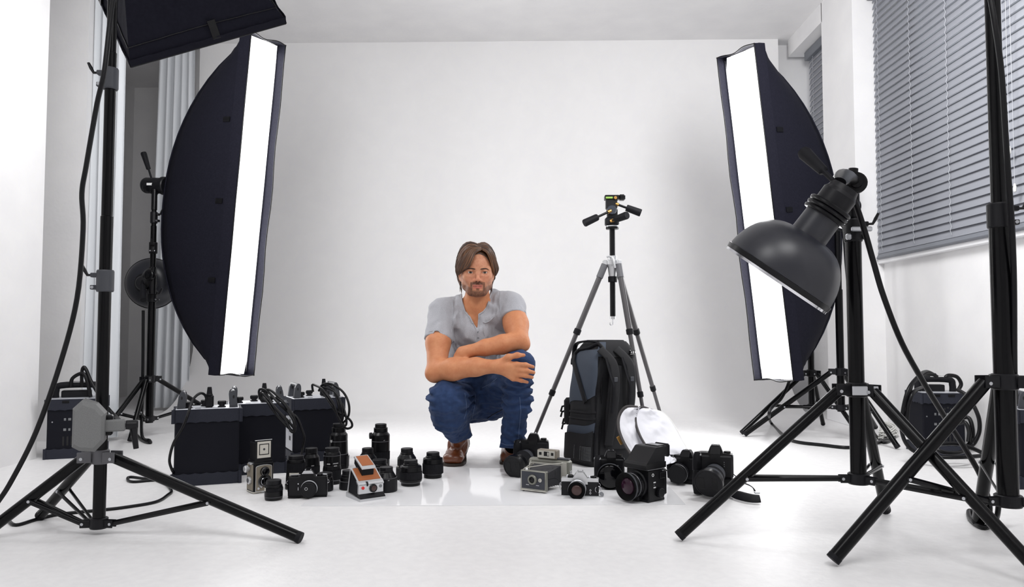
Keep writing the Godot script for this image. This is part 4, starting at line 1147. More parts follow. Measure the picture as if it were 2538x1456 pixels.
	for s in [-1.0, 1.0]: part(pz, "shoe_rail", G().box(V(s * 6.5, 66, -2), V(2.4, 2.6, 12), 0.5), M.chrome)
	part(o, "rewind_crank", cyl(V(-32, 50, -2), V(0, 1, 0), 9, 3, 24), M.black_satin)
	part(o, "crank_lever", G().box(V(-30, 54, 0), V(24, 1.6, 3.4), 0.5, Basis(Vector3.UP, 0.2)), M.steel)
	part(o, "shutter_dial", cyl(V(28, 50, -2), V(0, 1, 0), 7, 5, 24), M.black_satin)
	part(o, "shutter_button", cyl(V(20, 50, 4), V(0, 1, 0), 2.4, 4, 14), M.chrome)
	part(o, "wind_lever", G().box(V(38, 53, -4), V(16, 2.4, 6), 1, Basis(Vector3.UP, -0.3)), M.steel)
	part(o, "self_timer", G().box(V(-22, 22, 13), V(2.2, 8, 2), 0.6), M.chrome)
	part(o, "release_button", cyl(V(-22, 34, 12), V(0, 0, 1), 1.6, 2, 10), M.chrome)
	lug(o, V(-46, 40, 4), -1); lug(o, V(46, 41, 4), 1)
	part(o, "mount_ring", lz([0, 0, 20, 0, 20, 2.4, 18.5, 3, 0, 3], V(4, 22, 11.5)), M.steel)
	fitted_lens(o, V(4, 21.5, 14), V(0, -0.04, 1), [["b", 18.5, 18.5, 4], ["g", 19.4, 19.4, 6], ["b", 18.8, 18.6, 4]], "plain")
	part(o, "cap_badge", ring(V(-1, 25, 32.4), V(0, 0, 1), 3.2, 0.6), M.silver)
	part(o, "hand_strap", G().tube([V(-46, 36, 8), V(-47, 18, 10), V(-44, 4, 13), V(-30, 1, 14), V(-16, 1, 15)], 1.5, 6, true, 0.4), M.black_rubber)
	# folding instant camera
	o = thing_px("instant_camera", "folding instant camera in tan leather and brushed metal", "camera", 909, 1236, 26, "cameras on the floor")
	part(o, "base", G().prism(P2([36, 0, 36, 5, 34, 6, -42, 12, -44, 11, -44, 0]), -35, 35, Transform3D(Basis(V(0, 0, 1), V(0, 1, 0), V(-1, 0, 0)), Vector3.ZERO)), M.silver)
	part(o, "base_inlay", G().prism(P2([34.5, 5, 34, 8, 22, 17, 16, 17, 16, 5]), -33, 33, Transform3D(Basis(V(0, 0, 1), V(0, 1, 0), V(-1, 0, 0)), Vector3.ZERO)), M.black_plastic)
	part(o, "rubber_skirt", G().box(V(0, 14, 8), V(66, 8, 18), 1), M.black_rubber)
	var side := P2([18, 12, 18, 40, -24, 70, -38, 12])
	# side view: x is depth (front positive)
	var sx := Transform3D(Basis(V(0, 0, 1), V(0, 1, 0), V(-1, 0, 0)), Vector3.ZERO)
	part(o, "bellows", G().prism(side, -31, 31, sx), M.black_rubber)
	for k in [-1.0, 1.0]: part(o, "back_strut", G().box(V(33.2 * k, 41, -31), V(1.4, 62, 5), 0.4, Basis(Vector3.RIGHT, 0.235)), M.silver)
	part(o, "front_panel", G().box(V(0, 27, 20), V(66, 24, 8), 1), M.silver)
	part(o, "top_ledge", G().prism(P2([24, 39, 24, 36, 16, 39, 10, 46, 15, 46]), -34, 34, sx), M.silver)
	part(o, "shutter_button", cyl(V(-22, 30, 24), V(0, 0, 1), 3.8, 2.2, 18), M.red_button, "red shutter button")
	var lr := part(o, "lens_ring", cyl(V(5, 27, 24), V(0, 0, 1), 9.4, 4.5, 28), M.black_satin)
	part(lr, "glass", lz([6.5, 4.6, 3, 5.4, 0, 5.8], V(5, 27, 24), V(0, 0, 1), 24, true), M.amber_glass)
	for k in 14: part(lr, "focus_tooth", G().box(V(5 + cos(TAU * k / 14) * 9.3, 27 + sin(TAU * k / 14) * 9.3, 26), V(1.6, 1.6, 3.4), 0.2, Basis(Vector3.BACK, TAU * k / 14)), M.black_plastic)
	part(o, "light_cell", cyl(V(25, 30, 24), V(0, 0, 1), 3.8, 1.4, 18), M.mid_grey)
	part(o, "focus_wheel", lz([0, 0, 6, 0, 6, 3, 0, 3], V(-12, 38, 21), V(1, 0, 0)), M.black_plastic)
	# sloping tan cover
	var slope := Basis(Vector3.RIGHT, -atan2(26.0, 38.0))
	var sl := Basis(Vector3.RIGHT, atan2(28.0, 42.0))
	part(o, "cover", G().box(V(0, 57, -3), V(66, 3.2, 52), 0.8, sl), M.silver)
	part(o, "cover_leather", G().box(V(0, 58.6, -2.4), V(58, 1.8, 44), 0.4, sl), M.tan_leather, "tan leather cover panel")
	# viewfinder turret
	part(o, "finder_body", G().prism(P2([3, 52, 6, 74, -36, 98, -40, 80, -22, 66]), -15.5, 15.5, sx), M.black_rubber)
	var tl := Basis(Vector3.RIGHT, atan2(20.0, 40.0))
	var fc := part(o, "finder_cover", G().box(V(0, 86, -14), V(38, 5, 50), 1, tl), M.silver)
	part(fc, "finder_leather", G().box(V(0.5, 88.8, -14), V(31, 1.6, 41), 0.4, tl), M.tan_leather, "tan leather finder panel")
	part(fc, "finder_lip", G().box(V(0, 74, 9), V(37, 5, 3), 0.6), M.silver)

# digital single lens reflex in pixel units: body centre c, size s
func dslr(o: Node3D, c: Vector3, s: Vector3, prism_w: float, prism_h: float, grip := true) -> void:
	var hx := s.x / 2; var hy := s.y / 2; var hz := s.z / 2
	part(o, "body", G().box(c, s, minf(s.y, s.z) * 0.16), M.black_plastic)
	var shoulder := P2([-hx, hy - s.y * 0.25, hx, hy - s.y * 0.25, hx * 0.96, hy + 1, hx * 0.6, hy + 4, -hx * 0.6, hy + 4, -hx * 0.96, hy + 0.5])
	part(o, "top_plate", G().prism(shoulder, -hz * 0.9, hz * 0.8, X(c)), M.black_satin)
	var px := hx * 0.12
	var pz := P2([-prism_w, hy, prism_w, hy, prism_w * 0.72, hy + prism_h * 0.7, prism_w * 0.5, hy + prism_h, -prism_w * 0.5, hy + prism_h, -prism_w * 0.72, hy + prism_h * 0.7])
	var n := part(o, "prism_housing", G().prism(pz, -hz * 0.6, hz * 0.7, X(c + V(px, 0, 0))), M.black_plastic)
	# sloping brow of the flash housing over the lens mount
	var sx := Transform3D(Basis(V(0, 0, 1), V(0, 1, 0), V(-1, 0, 0)), c + V(px, 0, 0))
	part(n, "flash_brow", G().prism(P2([hz * 0.7, hy + prism_h * 0.9, hz * 1.5, hy + prism_h * 0.15, hz * 1.5, hy - 6, hz * 0.6, hy - 6]), -prism_w * 0.62, prism_w * 0.62, sx), M.black_satin)
	for k in [-1.0, 1.0]: part(n, "shoe_rail", G().box(c + V(px + k * prism_w * 0.3, hy + prism_h + 1, 0), V(1.8, 2.2, hz), 0.4), M.chrome)
	if grip:
		part(o, "grip", G().tube([c + V(-hx * 0.8, -hy * 0.85, hz * 0.9), c + V(-hx * 0.8, hy * 0.2, hz * 1.1), c + V(-hx * 0.78, hy * 0.75, hz * 1.25), c + V(-hx * 0.76, hy + 2, hz * 0.9)], [hx * 0.2, hx * 0.23, hx * 0.22, hx * 0.16], 14), M.black_rubber)
		var b := c + V(-hx * 0.74, hy * 0.95, hz * 1.15)
		var sb := part(o, "shutter_dial", lz([0, 0, hx * 0.19, 0, hx * 0.19, 1.6, hx * 0.14, 2.4, 0, 2.4], b, V(-0.1, 0.8, 0.55)), M.black_satin)
		part(sb, "shutter_button", lz([0, 2.4, hx * 0.08, 2.4, hx * 0.07, 3.6, 0, 3.6], b, V(-0.1, 0.8, 0.55)), M.dark_grey)
		part(sb, "dial_ring", ring(b + V(-0.1, 0.8, 0.55) * 2.4, V(-0.1, 0.8, 0.55), hx * 0.13, 0.5), M.steel)
	part(o, "mode_dial", cyl(c + V(hx * 0.7, hy + 2, -hz * 0.2), V(0, 1, 0), hx * 0.17, 5, 24), M.black_satin)
	for k in 4: part(o, "button", cyl(c + V(-hx * 0.3 + k * 3.4, hy + 3.5, hz * 0.2 - k), V(0, 1, 0.2), 1.2, 1.2, 8), M.steel if k % 2 == 0 else M.dark_grey)
	for k in 3: part(o, "side_button", cyl(c + V(hx * 0.55, hy * 0.4 - k * 5.0, hz), V(0.2, 0, 1), 1.1, 1.0, 8), M.mid_grey)
	for k in [-1.0, 1.0]: part(o, "strap_lug", G().box(c + V(hx * 0.98 * k, hy - 3, 0), V(3, 5, 5), 1), M.steel)

func cameras_right() -> void:
	# camera with long capped zoom by the shoe
	var o := thing_px("zoom_camera", "black digital camera with a fat capped zoom lens beside the brown shoe", "camera", 1306, 1174, -4, "cameras on the floor")
	dslr(o, V(10, 47, -20), V(86, 56, 30), 17, 19)
	fitted_lens(o, V(6, 44, -4), V(-0.42, -0.24, 0.88), [["b", 15, 15, 8], ["m", 15.6, 15.6, 1.2], ["d", 17, 21, 18], ["g", 22, 23, 26], ["b", 24, 27.5, 16], ["b", 28, 28, 10]], "cap")
	part(o, "gold_band", lz([15, 0, 15.8, 0, 15.8, 2, 15, 2], V(6, 44, -4) + V(-0.42, -0.24, 0.88) * 9.0, V(-0.42, -0.24, 0.88)), M.brass)
	part(o, "foot_pad", G().box(V(10, 9.6, -20), V(78, 19, 24), 3), M.black_rubber)
	# bellows folding camera
	o = thing_px("bellows_camera", "grey folding bellows camera with a raised viewfinder block", "camera", 1345, 1214, -27, "cameras on the floor")
	part(o, "rear_body", G().box(V(2, 37, -38), V(112, 62, 24), 4), M.grey_olive)
	part(o, "rear_opening", G().box(V(-2, 34, -26.5), V(88, 50, 2), 1), M.pale_metal)
	part(o, "side_stripe", G().box(V(46, 36, -25.8), V(14, 56, 1.6), 0.4), M.pale_metal)
	part(o, "catch", lz([0, 0, 4, 0, 4, 2, 2, 3, 0, 3], V(58, 40, -36), V(1, 0, 0)), M.chrome)
	part(o, "shutter_key", G().box(V(40, 71, -36), V(32, 4, 14), 1.2), M.dark_grey)
	var bl := []
	for k in 15:
		var t := k / 14.0
		var w := lerpf(38, 27, t) - (5.0 if k % 2 == 1 else 0.0)
		var h := lerpf(23, 17, t) - (4.2 if k % 2 == 1 else 0.0)
		var z := lerpf(-26, 36, t)
		var cy := lerpf(33, 27, t)
		bl.append([V(-w, cy - h, z), V(w, cy - h, z), V(w, cy + h, z), V(-w, cy + h, z)])
	var bg := G()
	for k in 14:
		for j in 4:
			var m2 := (j + 1) % 4
			bg.face([bl[k][j], bl[k][m2], bl[k + 1][m2], bl[k + 1][j]], ((bl[k][j] + bl[k][m2]) / 2 - V(0, 30, 0)) * V(1, 1, 0))
	part(o, "bellows", bg, mat("bellows_leather", rgb(44, 44, 48), 0.5))
	var fb := part(o, "front_standard", G().box(V(-2, 27, 41), V(70, 48, 9), 1.2), M.grey_olive)
	part(fb, "front_plate", G().box(V(-2, 28, 46), V(62, 40, 1.4), 0.3), mat("slate", rgb(44, 47, 56), 0.45))
	part(fb, "plate_trim", G().tube([V(-34, 7, 46), V(30, 7, 46), V(30, 49, 46), V(-34, 49, 46), V(-34, 7, 46)], 0.9, 6, false), M.pale_metal)
	var lm := part(fb, "lens_mount", lz([0, 0, 12, 0, 12, 4, 10.4, 7, 8, 7, 7.4, 4, 0, 4], V(-3, 30, 46)), M.grey_olive)
	part(lm, "glass", lz([7.5, 4, 4, 5.4, 0, 6], V(-3, 30, 46), V(0, 0, 1), 24, true), M.lens_glass)
	part(fb, "light_cell", lz([0, 0, 4.6, 0, 4.6, 2, 2.6, 2.4, 2.2, 1, 0, 1], V(17, 30, 46)), M.pale_metal)
	for k in [-17.0, 10.0]: part(fb, "lettering", G().box(V(k, 17, 46.8), V(8, 1.1, 0.3)), M.white_print)
	part(fb, "bottom_ledge", G().box(V(-2, 4, 43), V(70, 3, 9), 0.6), M.pale_metal)
	for s in [-1.0, 1.0]: part(fb, "foot", G().box(V(-2 + s * 28, 1.3, 42), V(3, 3.4, 4), 0.4), M.dark_grey)
	part(fb, "red_knob", cyl(V(-22, 51, 41), V(0, 1, 0), 3.4, 4, 12), M.white_print)
	part(o, "strut", G().tube([V(-46, 62, -26), V(-34, 56, 4), V(-34, 50, 38)], 1.5, 6).tube([V(42, 62, -26), V(10, 60, 4), V(-30, 54, 38)], 1.3, 6), M.pale_metal)
	part(o, "strut_plate", G().box(V(-40, 42, -14), V(3, 34, 16), 0.6), M.pale_metal)
	var vf := part(o, "viewfinder_block", G().box(V(-2, 80, -36), V(54, 22, 20), 1.6), mat("finder_shell", rgb(120, 112, 100), 0.5))
	part(vf, "finder_face", G().box(V(-3, 80, -25.4), V(48, 18, 1.4), 0.3), M.pale_metal)
	for k in [[-19.0, 7.0, 7.0], [-2.0, 14.0, 11.0], [14.0, 7.0, 7.0]]: part(vf, "finder_window", G().box(V(k[0], 81.5, -24.9), V(k[1], k[2], 1.4)), M.lens_glass)
	part(vf, "finder_glint", G().box(V(2.5, 81.5, -24.1), V(4, 8, 0.6)), M.pale_metal)
	part(o, "cable", G().tube(curve([V(30, 30, 30), V(42, 32, 14), V(44, 20, -2), V(40, 8, -16)], 5), 0.7, 5), M.black_rubber)
	# silver film camera
	o = thing_px("film_camera", "silver and black film camera with bare glass lens and key rings", "camera", 1438, 1231, -2, "cameras on the floor")
	part(o, "body", G().box(V(0, 18, 0), V(91, 35, 22), 2.4), M.black_plastic)
	part(o, "top_plate", G().box(V(0, 39.5, 0), V(91, 9.5, 21), 1.4), M.silver)
	part(o, "base_plate", G().box(V(0, 1.3, 0), V(90, 2.6, 22), 0.6), M.silver)
	var hp := P2([-19, 30, 19, 30, 18, 44, 9, 57, 6, 58.5, -6, 58.5, -9, 57, -18, 44])
	var ph := part(o, "prism_housing", G().prism(hp, -9, 12.5), M.silver)
	for s in [-1.0, 1.0]: part(ph, "shoe_rail", G().box(V(s * 6, 60.5, 0), V(2.4, 2.6, 10), 0.5, Basis(Vector3.BACK, -0.3 * s)), M.chrome)
	part(o, "rewind_knob", cyl(V(-24, 44, -1), V(0, 1, 0), 8, 6, 20), M.black_satin)
	part(o, "rewind_crank", cyl(V(-31, 44, 0), V(0, 1, 0), 3, 7, 14), M.chrome)
	part(o, "shutter_dial", cyl(V(33, 44, -1), V(0, 1, 0), 7, 4, 20), M.black_satin)
	part(o, "shutter_button", cyl(V(24, 44, 3), V(0, 1, 0), 2.2, 7, 12), M.chrome)
	for k in [9.0, 16.0]: part(o, "flash_socket", ring(V(25, k, 11.2), V(0, 0, 1), 1.9, 0.6), M.chrome)
	lug(o, V(-45, 32, 4), -1); lug(o, V(44, 32, 4), 1)
	part(o, "key_ring", ring(V(44, 18, 9), V(0.3, 0, 1), 7.5, 0.8), M.chrome)
	part(o, "tag", lz([0, 0, 6, 0, 6, 1.2, 0, 1.2], V(52, 6, 4), V(0.5, 0.6, 0.6), 20), M.steel)
	part(o, "wrist_loop", G().tube(curve([V(-46, 30, 7), V(-50, 22, 9), V(-48, 12, 10), V(-46, 20, 10)], 5), 0.7, 5), M.chrome)
	part(o, "mount_ring", lz([0, 0, 21, 0, 21, 3, 19, 4, 0, 4], V(-6, 20, 10.5)), M.steel)
	fitted_lens(o, V(-6, 20, 14), V(-0.06, -0.02, 1), [["b", 18, 18, 4], ["m", 19, 19.6, 2], ["g", 20.5, 20.5, 7], ["b", 20.5, 21.5, 5], ["m", 21.6, 21.6, 1.2], ["b", 21, 21, 4]], "amber_glass")
	# digital camera with bulging wide lens
	o = thing_px("wide_lens_camera", "black digital camera with a huge dark bulging front lens", "camera", 1514, 1213, 4, "cameras on the floor")
	dslr(o, V(-2, 42, -26), V(74, 58, 28), 17, 18)
	part(o, "foot_pad", G().box(V(-2, 7, -26), V(64, 14, 22), 3), M.black_rubber)
	fitted_lens(o, V(-2, 32, -12), V(-0.03, -0.02, 1), [["b", 22, 24, 8], ["d", 28, 30.5, 10], ["d", 30.8, 31, 10], ["b", 31, 31, 4]], "lens_glass")
	# medium format camera with prism finder
	o = thing_px("medium_format_camera", "boxy black medium format camera with sloping prism finder", "camera", 1600, 1239, -40, "cameras on the floor")
	part(o, "body", G().box(V(0, 39, 0), V(70, 74, 58), 2), M.black_satin)
	part(o, "base_plate", G().box(V(0, 3, 0), V(68, 6, 62), 1), M.black_plastic)
	part(o, "film_back", G().box(V(0, 42, -36), V(64, 62, 16), 3), M.black_plastic)
	part(o, "top_trim", G().box(V(0, 77, 2), V(73, 1.6, 64), 0.4), M.grey_bracket)
	var sx := Transform3D(Basis(V(0, 0, 1), V(0, 1, 0), V(-1, 0, 0)), Vector3.ZERO)
	var pf := part(o, "prism_finder", G().prism(P2([36, 78, 37, 88, 34, 93, 31, 94, 0, 126, -4, 128, -30, 128, -34, 114, -34, 78]), -33, 33, sx), M.black_plastic)
	part(pf, "finder_skirt", G().prism(P2([38, 78, 38.5, 88, 35, 92, -36, 92, -36, 78]), -35, 35, sx), M.black_satin)
	var ep := part(pf, "eyepiece", G().box(V(4, 115, -46), V(40, 24, 26), 3), M.black_plastic)
	part(ep, "eyecup", G().box(V(4, 115, -60), V(46, 32, 10), 4), M.black_rubber)
	part(ep, "top_cover", G().box(V(2, 128.5, -34), V(40, 3, 26), 0.8), M.black_gloss)
	part(o, "release_knob", lz([0, 0, 11, 0, 11.5, 1, 11.5, 7, 10, 8.5, 0, 8.5], V(35, 20, -10), V(1, 0, 0)), M.black_plastic)
	part(o, "emblem", ring(V(35.2, 64, 14), V(1, 0, 0), 3.2, 0.8), M.white_print)
	for k in [46.0, 34.0]: part(o, "lettering", G().box(V(35.3, k, 8), V(0.4, 2.8, 8)), M.white_print)
	part(o, "lettering_small", G().box(V(35.3, 40, 10), V(0.4, 2, 2.4)), M.mid_grey)
	part(o, "crank", G().box(V(36, 60, -20), V(3, 14, 20), 1).box(V(36, 70, -34), V(4, 3, 16), 0.8), M.black_satin)
	part(o, "side_lug", cyl(V(35, 72, -22), V(1, 0, 0), 2, 3, 10), M.chrome)
	part(o, "focus_rail", G().box(V(-8, 9, 36), V(46, 10, 16), 2), M.black_plastic)
	part(o, "lens_board", lz([0, 0, 33, 0, 33, 4, 30, 6, 0, 6], V(-2, 40, 29)), M.black_plastic)
	fitted_lens(o, V(-2, 39, 33), V(-0.02, -0.03, 1), [["b", 29, 29, 8], ["g", 30, 30, 6], ["m", 29.6, 29.6, 0.8], ["b", 28, 31, 8], ["b", 32, 33, 6], ["d", 33, 33.5, 8]], "coat_glass")
	part(o, "latch_wire", G().tube(curve([V(-18, 10, 44), V(-14, 3, 50), V(-2, 2, 50), V(2, 8, 46)], 4), 0.8, 6), M.steel)
	# small digital camera with plain cap
	o = thing_px("compact_dslr", "small black digital camera with a plain capped lens near the white diffuser", "camera", 1684, 1202, -16, "cameras on the floor")
	dslr(o, V(8, 36, -24), V(82, 56, 28), 17, 17)
	part(o, "foot_pad", G().box(V(8, 5, -24), V(70, 10, 22), 2), M.black_rubber)
	fitted_lens(o, V(0, 28, -9), V(-0.04, -0.08, 1), [["b", 21, 21, 8], ["g", 24, 24, 10], ["m", 23.6, 23.6, 1], ["b", 23.4, 23, 6]], "plain")
	# large digital camera with battery grip and long lens
	o = thing_px("grip_camera", "large black digital camera with battery grip and long capped lens", "camera", 1768, 1232, -2, "cameras on the floor")
	dslr(o, V(0, 70, -24), V(96, 58, 34), 19, 22)
	part(o, "battery_grip", G().box(V(2, 22, -24), V(92, 42, 34), 5), M.black_plastic)
	part(o, "vertical_grip", G().tube([V(-38, 4, -8), V(-39, 26, -4), V(-38, 48, -4), V(-37, 62, -2)], [9, 11, 11, 9], 14), M.black_rubber)
	fitted_lens(o, V(8, 58, -8), V(-0.27, -0.29, 0.92), [["b", 22, 22, 6], ["d", 24, 26, 18], ["g", 27, 27.5, 10], ["d", 28, 30, 16], ["b", 33.5, 34.5, 14]], "cap")
	part(o, "lettering", G().box(V(-2, 74, 16), V(12, 1.6, 1)), M.white_print)
	# its strap
	var st := thing("camera_strap", "black camera strap with wide padded end lying on the floor", "strap", fl(1860, 1238))
	var p1 := cpts([[1808, 1168, 2.98], [1822, 1180, 2.98], [1840, 1196, 2.96], [1858, 1204, 2.94], [1868, 1212, 2.92], [1872, 1222, 2.9]], 0.01)
	wpart(st, "thin_strap", G().tube(curve(p1, 5), 0.008, 8, true, 0.22, V(0.3, 0.9, 0)), M.black_rubber)
	var p2 := []
	for k in [[1790, 1216], [1812, 1222], [1836, 1230], [1862, 1236], [1884, 1237]]: p2.append(fl(k[0], k[1], 0.02))
	wpart(st, "pad", G().tube(curve(p2, 6), [0.006, 0.008, 0.010, 0.012, 0.013, 0.014, 0.015, 0.016, 0.017, 0.0185, 0.0195, 0.02, 0.02, 0.02, 0.02, 0.02, 0.02, 0.02, 0.02, 0.02, 0.0198, 0.0195, 0.019, 0.0185, 0.018], 10, true, 0.22, V(0.1, 0.5, 1)), M.black_rubber)
	wpart(st, "buckle", G().box(at(1876, 1222, 2.86), V(0.018, 0.006, 0.016), 0.001), M.steel)
func tripod() -> void:
	var m: Material = M.carbon
	var zc := 3.95
	var top := at(1514, 566, zc)
	var crown := at(1518, 652, zc)
	var o := thing("tripod", "carbon camera tripod with three-handled head standing behind the backpack", "tripod", V(crown.x, 0, crown.z))
	var feet := [fl(1306, 1127), fl(1657, 1096), fl(1614, 1138)]
	wpart(o, "centre_column", G().rod(V(crown.x, crown.y - 0.28, crown.z), V(crown.x, top.y, crown.z), 0.0145, 18), M.black_satin)
	wpart(o, "column_end", G().lathe(pr([0, 0, 0.0155, 0, 0.0155, 0.014, 0, 0.014]), 18, X(V(crown.x, crown.y - 0.29, crown.z))), M.silver)
	wpart(o, "bag_hook", G().tube(curve([V(crown.x, crown.y - 0.29, crown.z), V(crown.x, crown.y - 0.315, crown.z), V(crown.x - 0.012, crown.y - 0.32, crown.z), V(crown.x - 0.014, crown.y - 0.308, crown.z)], 4), 0.003, 6), M.chrome)
	wpart(o, "lock_collar", G().lathe(pr([0, 0, 0.022, 0, 0.023, 0.003, 0.023, 0.027, 0.021, 0.03, 0, 0.03]), 20, X(V(crown.x, crown.y - 0.1, crown.z))), M.black_rubber)
	var cr := wpart(o, "crown", G().lathe(pr([0, -0.07, 0.02, -0.07, 0.026, -0.02, 0.036, -0.01, 0.036, 0.012, 0.024, 0.016, 0.024, 0.036, 0, 0.036]), 24, X(crown)), M.silver)
	for f in feet:
		var d: Vector3 = f - crown; d.y = 0; d = d.normalized()
		var a := crown + d * 0.038 + V(0, -0.004, 0)
		var ax: Vector3 = (f - a)
		var lg := wpart(o, "leg", G().rod(a + ax * 0.07, a + ax * 0.985, 0.0095, 14), m)
		wpart(lg, "upper_tube", G().rod(a + ax * 0.07, a + ax * 0.36, 0.0145, 16).rod(a + ax * 0.36, a + ax * 0.68, 0.0118, 14), m)
		wpart(lg, "leg_sleeve", G().rod(a + ax * 0.005, a + ax * 0.075, 0.0175, 16), M.grey_bracket)
		for k in [[0.36, 0.0185], [0.68, 0.0155]]: wpart(lg, "twist_lock", G().tube([a + ax * (k[0] - 0.012), a + ax * (k[0] - 0.009), a + ax * (k[0] + 0.012), a + ax * (k[0] + 0.016)], [k[1] * 0.9, k[1], k[1], k[1] * 0.85], 16), M.black_rubber)
		wpart(lg, "rubber_foot", G().rod(a + ax * 0.965, a + ax * 0.995, 0.0125, 12), M.black_rubber)
		wpart(lg, "hinge", G().box(crown + d * 0.04, V(0.02, 0.026, 0.03), 0.003, Basis(d, Vector3.UP, d.cross(Vector3.UP))), M.silver)
	wpart(o, "lock_lever", G().tube(curve([crown + V(-0.03, 0.03, 0.02), crown + V(-0.005, 0.025, 0.04), crown + V(0.01, -0.03, 0.045)], 4), 0.005, 8), M.silver)
	# three-way head, in pixels at the tripod's depth
	var s := zc / F
	var h := Node3D.new(); h.name = "pan_head"
	o.add_child(h, true)
	h.transform = Transform3D(Basis().scaled(Vector3.ONE * s), V(0, top.y, 0))
	part(h, "base_disc", lz([0, 0, 15, 0, 16, 1.5, 16, 5, 14, 6, 0, 6], V(0, -3, 0), V(0, 1, 0)), M.black_satin)
	part(h, "silver_ring", lz([0, 0, 15.4, 0, 15.4, 3, 0, 3], V(0, 3, 0), V(0, 1, 0)), M.silver)
	part(h, "pan_block", G().box(V(-1, 16, 0), V(34, 20, 24), 3), M.black_plastic)
	part(h, "tilt_yoke", G().box(V(0, 36, 0), V(26, 26, 18), 3), M.black_satin)
	part(h, "tilt_barrel", lz([0, 0, 11, 0, 12, 1, 12, 22, 10.5, 24, 0, 24], V(-2, 44, -10), V(0, 0, 1)), mat("slate_blue", rgb(38, 44, 56), 0.4))
	part(h, "upper_block", G().box(V(-2, 60, 0), V(28, 26, 20), 2), M.black_plastic)
	part(h, "platform", G().box(V(-1, 76, 0), V(36, 11, 26), 1.5), M.black_satin)
	part(h, "bubble_level", lz([0, 0, 2.6, 0, 2.6, 17, 0, 17], V(-17, 74, 13), V(1, 0, 0), 14), M.level_green)
	part(h, "level_cap", cyl(V(7, 74, 12), V(0, 0, 1), 4, 3, 16), M.brass)
	part(h, "plate_lever", G().box(V(24, 76, 2), V(16, 15, 18), 3), M.black_gloss)
	for a in [[V(-4, 42, 12), V(-72, 8, 30), 0.5], [V(8, 60, 6), V(70, 36, 10), 0.42], [V(-4, 16, 14), V(30, 24, 56), 0.32]]:
		var p: Vector3 = a[0]; var q: Vector3 = a[1]
		var e := p.lerp(q, a[2])
		var n := part(h, "pan_handle", G().rod(p, e, 3.0, 12), M.black_satin)
		part(n, "handle_bush", G().rod(p, p.lerp(q, 0.12), 4.4, 12), M.brass)
		part(n, "handle_grip", G().tube([e, e.lerp(q, 0.06), e.lerp(q, 0.94), q], [7.5, 8.6, 9.6, 8.6], 20), M.black_rubber)

# rucksack: body section is a rounded rectangle that changes with height; ang runs round it
func bag_pt(ang: float, v: float, off := 0.0) -> Vector3:
	var hw := lerpf(0.116, 0.1, v); var hd := lerpf(0.142, 0.126, v)
	var cap := 1.0
	if v > 0.78: cap = sqrt(maxf(1.0 - pow((v - 0.78) / 0.235, 2.2), 0.0)) * 0.42 + 0.58 * (1.0 - 0.22 * pow((v - 0.78) / 0.22, 2.0))
	if v < 0.05: cap = 0.93 + 0.07 * sqrt(v / 0.05)
	var c := cos(ang); var s := sin(ang)
	var k := 0.36
	var x := signf(c) * pow(absf(c), k) * (hw * cap + off)
	var z := signf(s) * pow(absf(s), k) * (hd * cap + off)
	var bul := 0.006 * sin(v * 17.0 + ang * 2.0) * sin(PI * v)
	return V(x + signf(x) * bul, v * 0.575 + 0.004, z - 0.035 * v)
func bag_patch(a0: float, a1: float, lo: Callable, hi: Callable, off: float, n := 20, r := 14) -> Geo:
	var rows := []
	for i in r + 1:
		var row := []
		for j in n + 1:
			var a := lerpf(a0, a1, j / float(n))
			var t := j / float(n)
			row.append(bag_pt(a, lerpf(lo.call(t), hi.call(t), i / float(r)), off))
		rows.append(row)
	var mid := bag_pt((a0 + a1) / 2, 0.5)
	return G().sheet(rows, 0.004, V(mid.x, 0, mid.z))

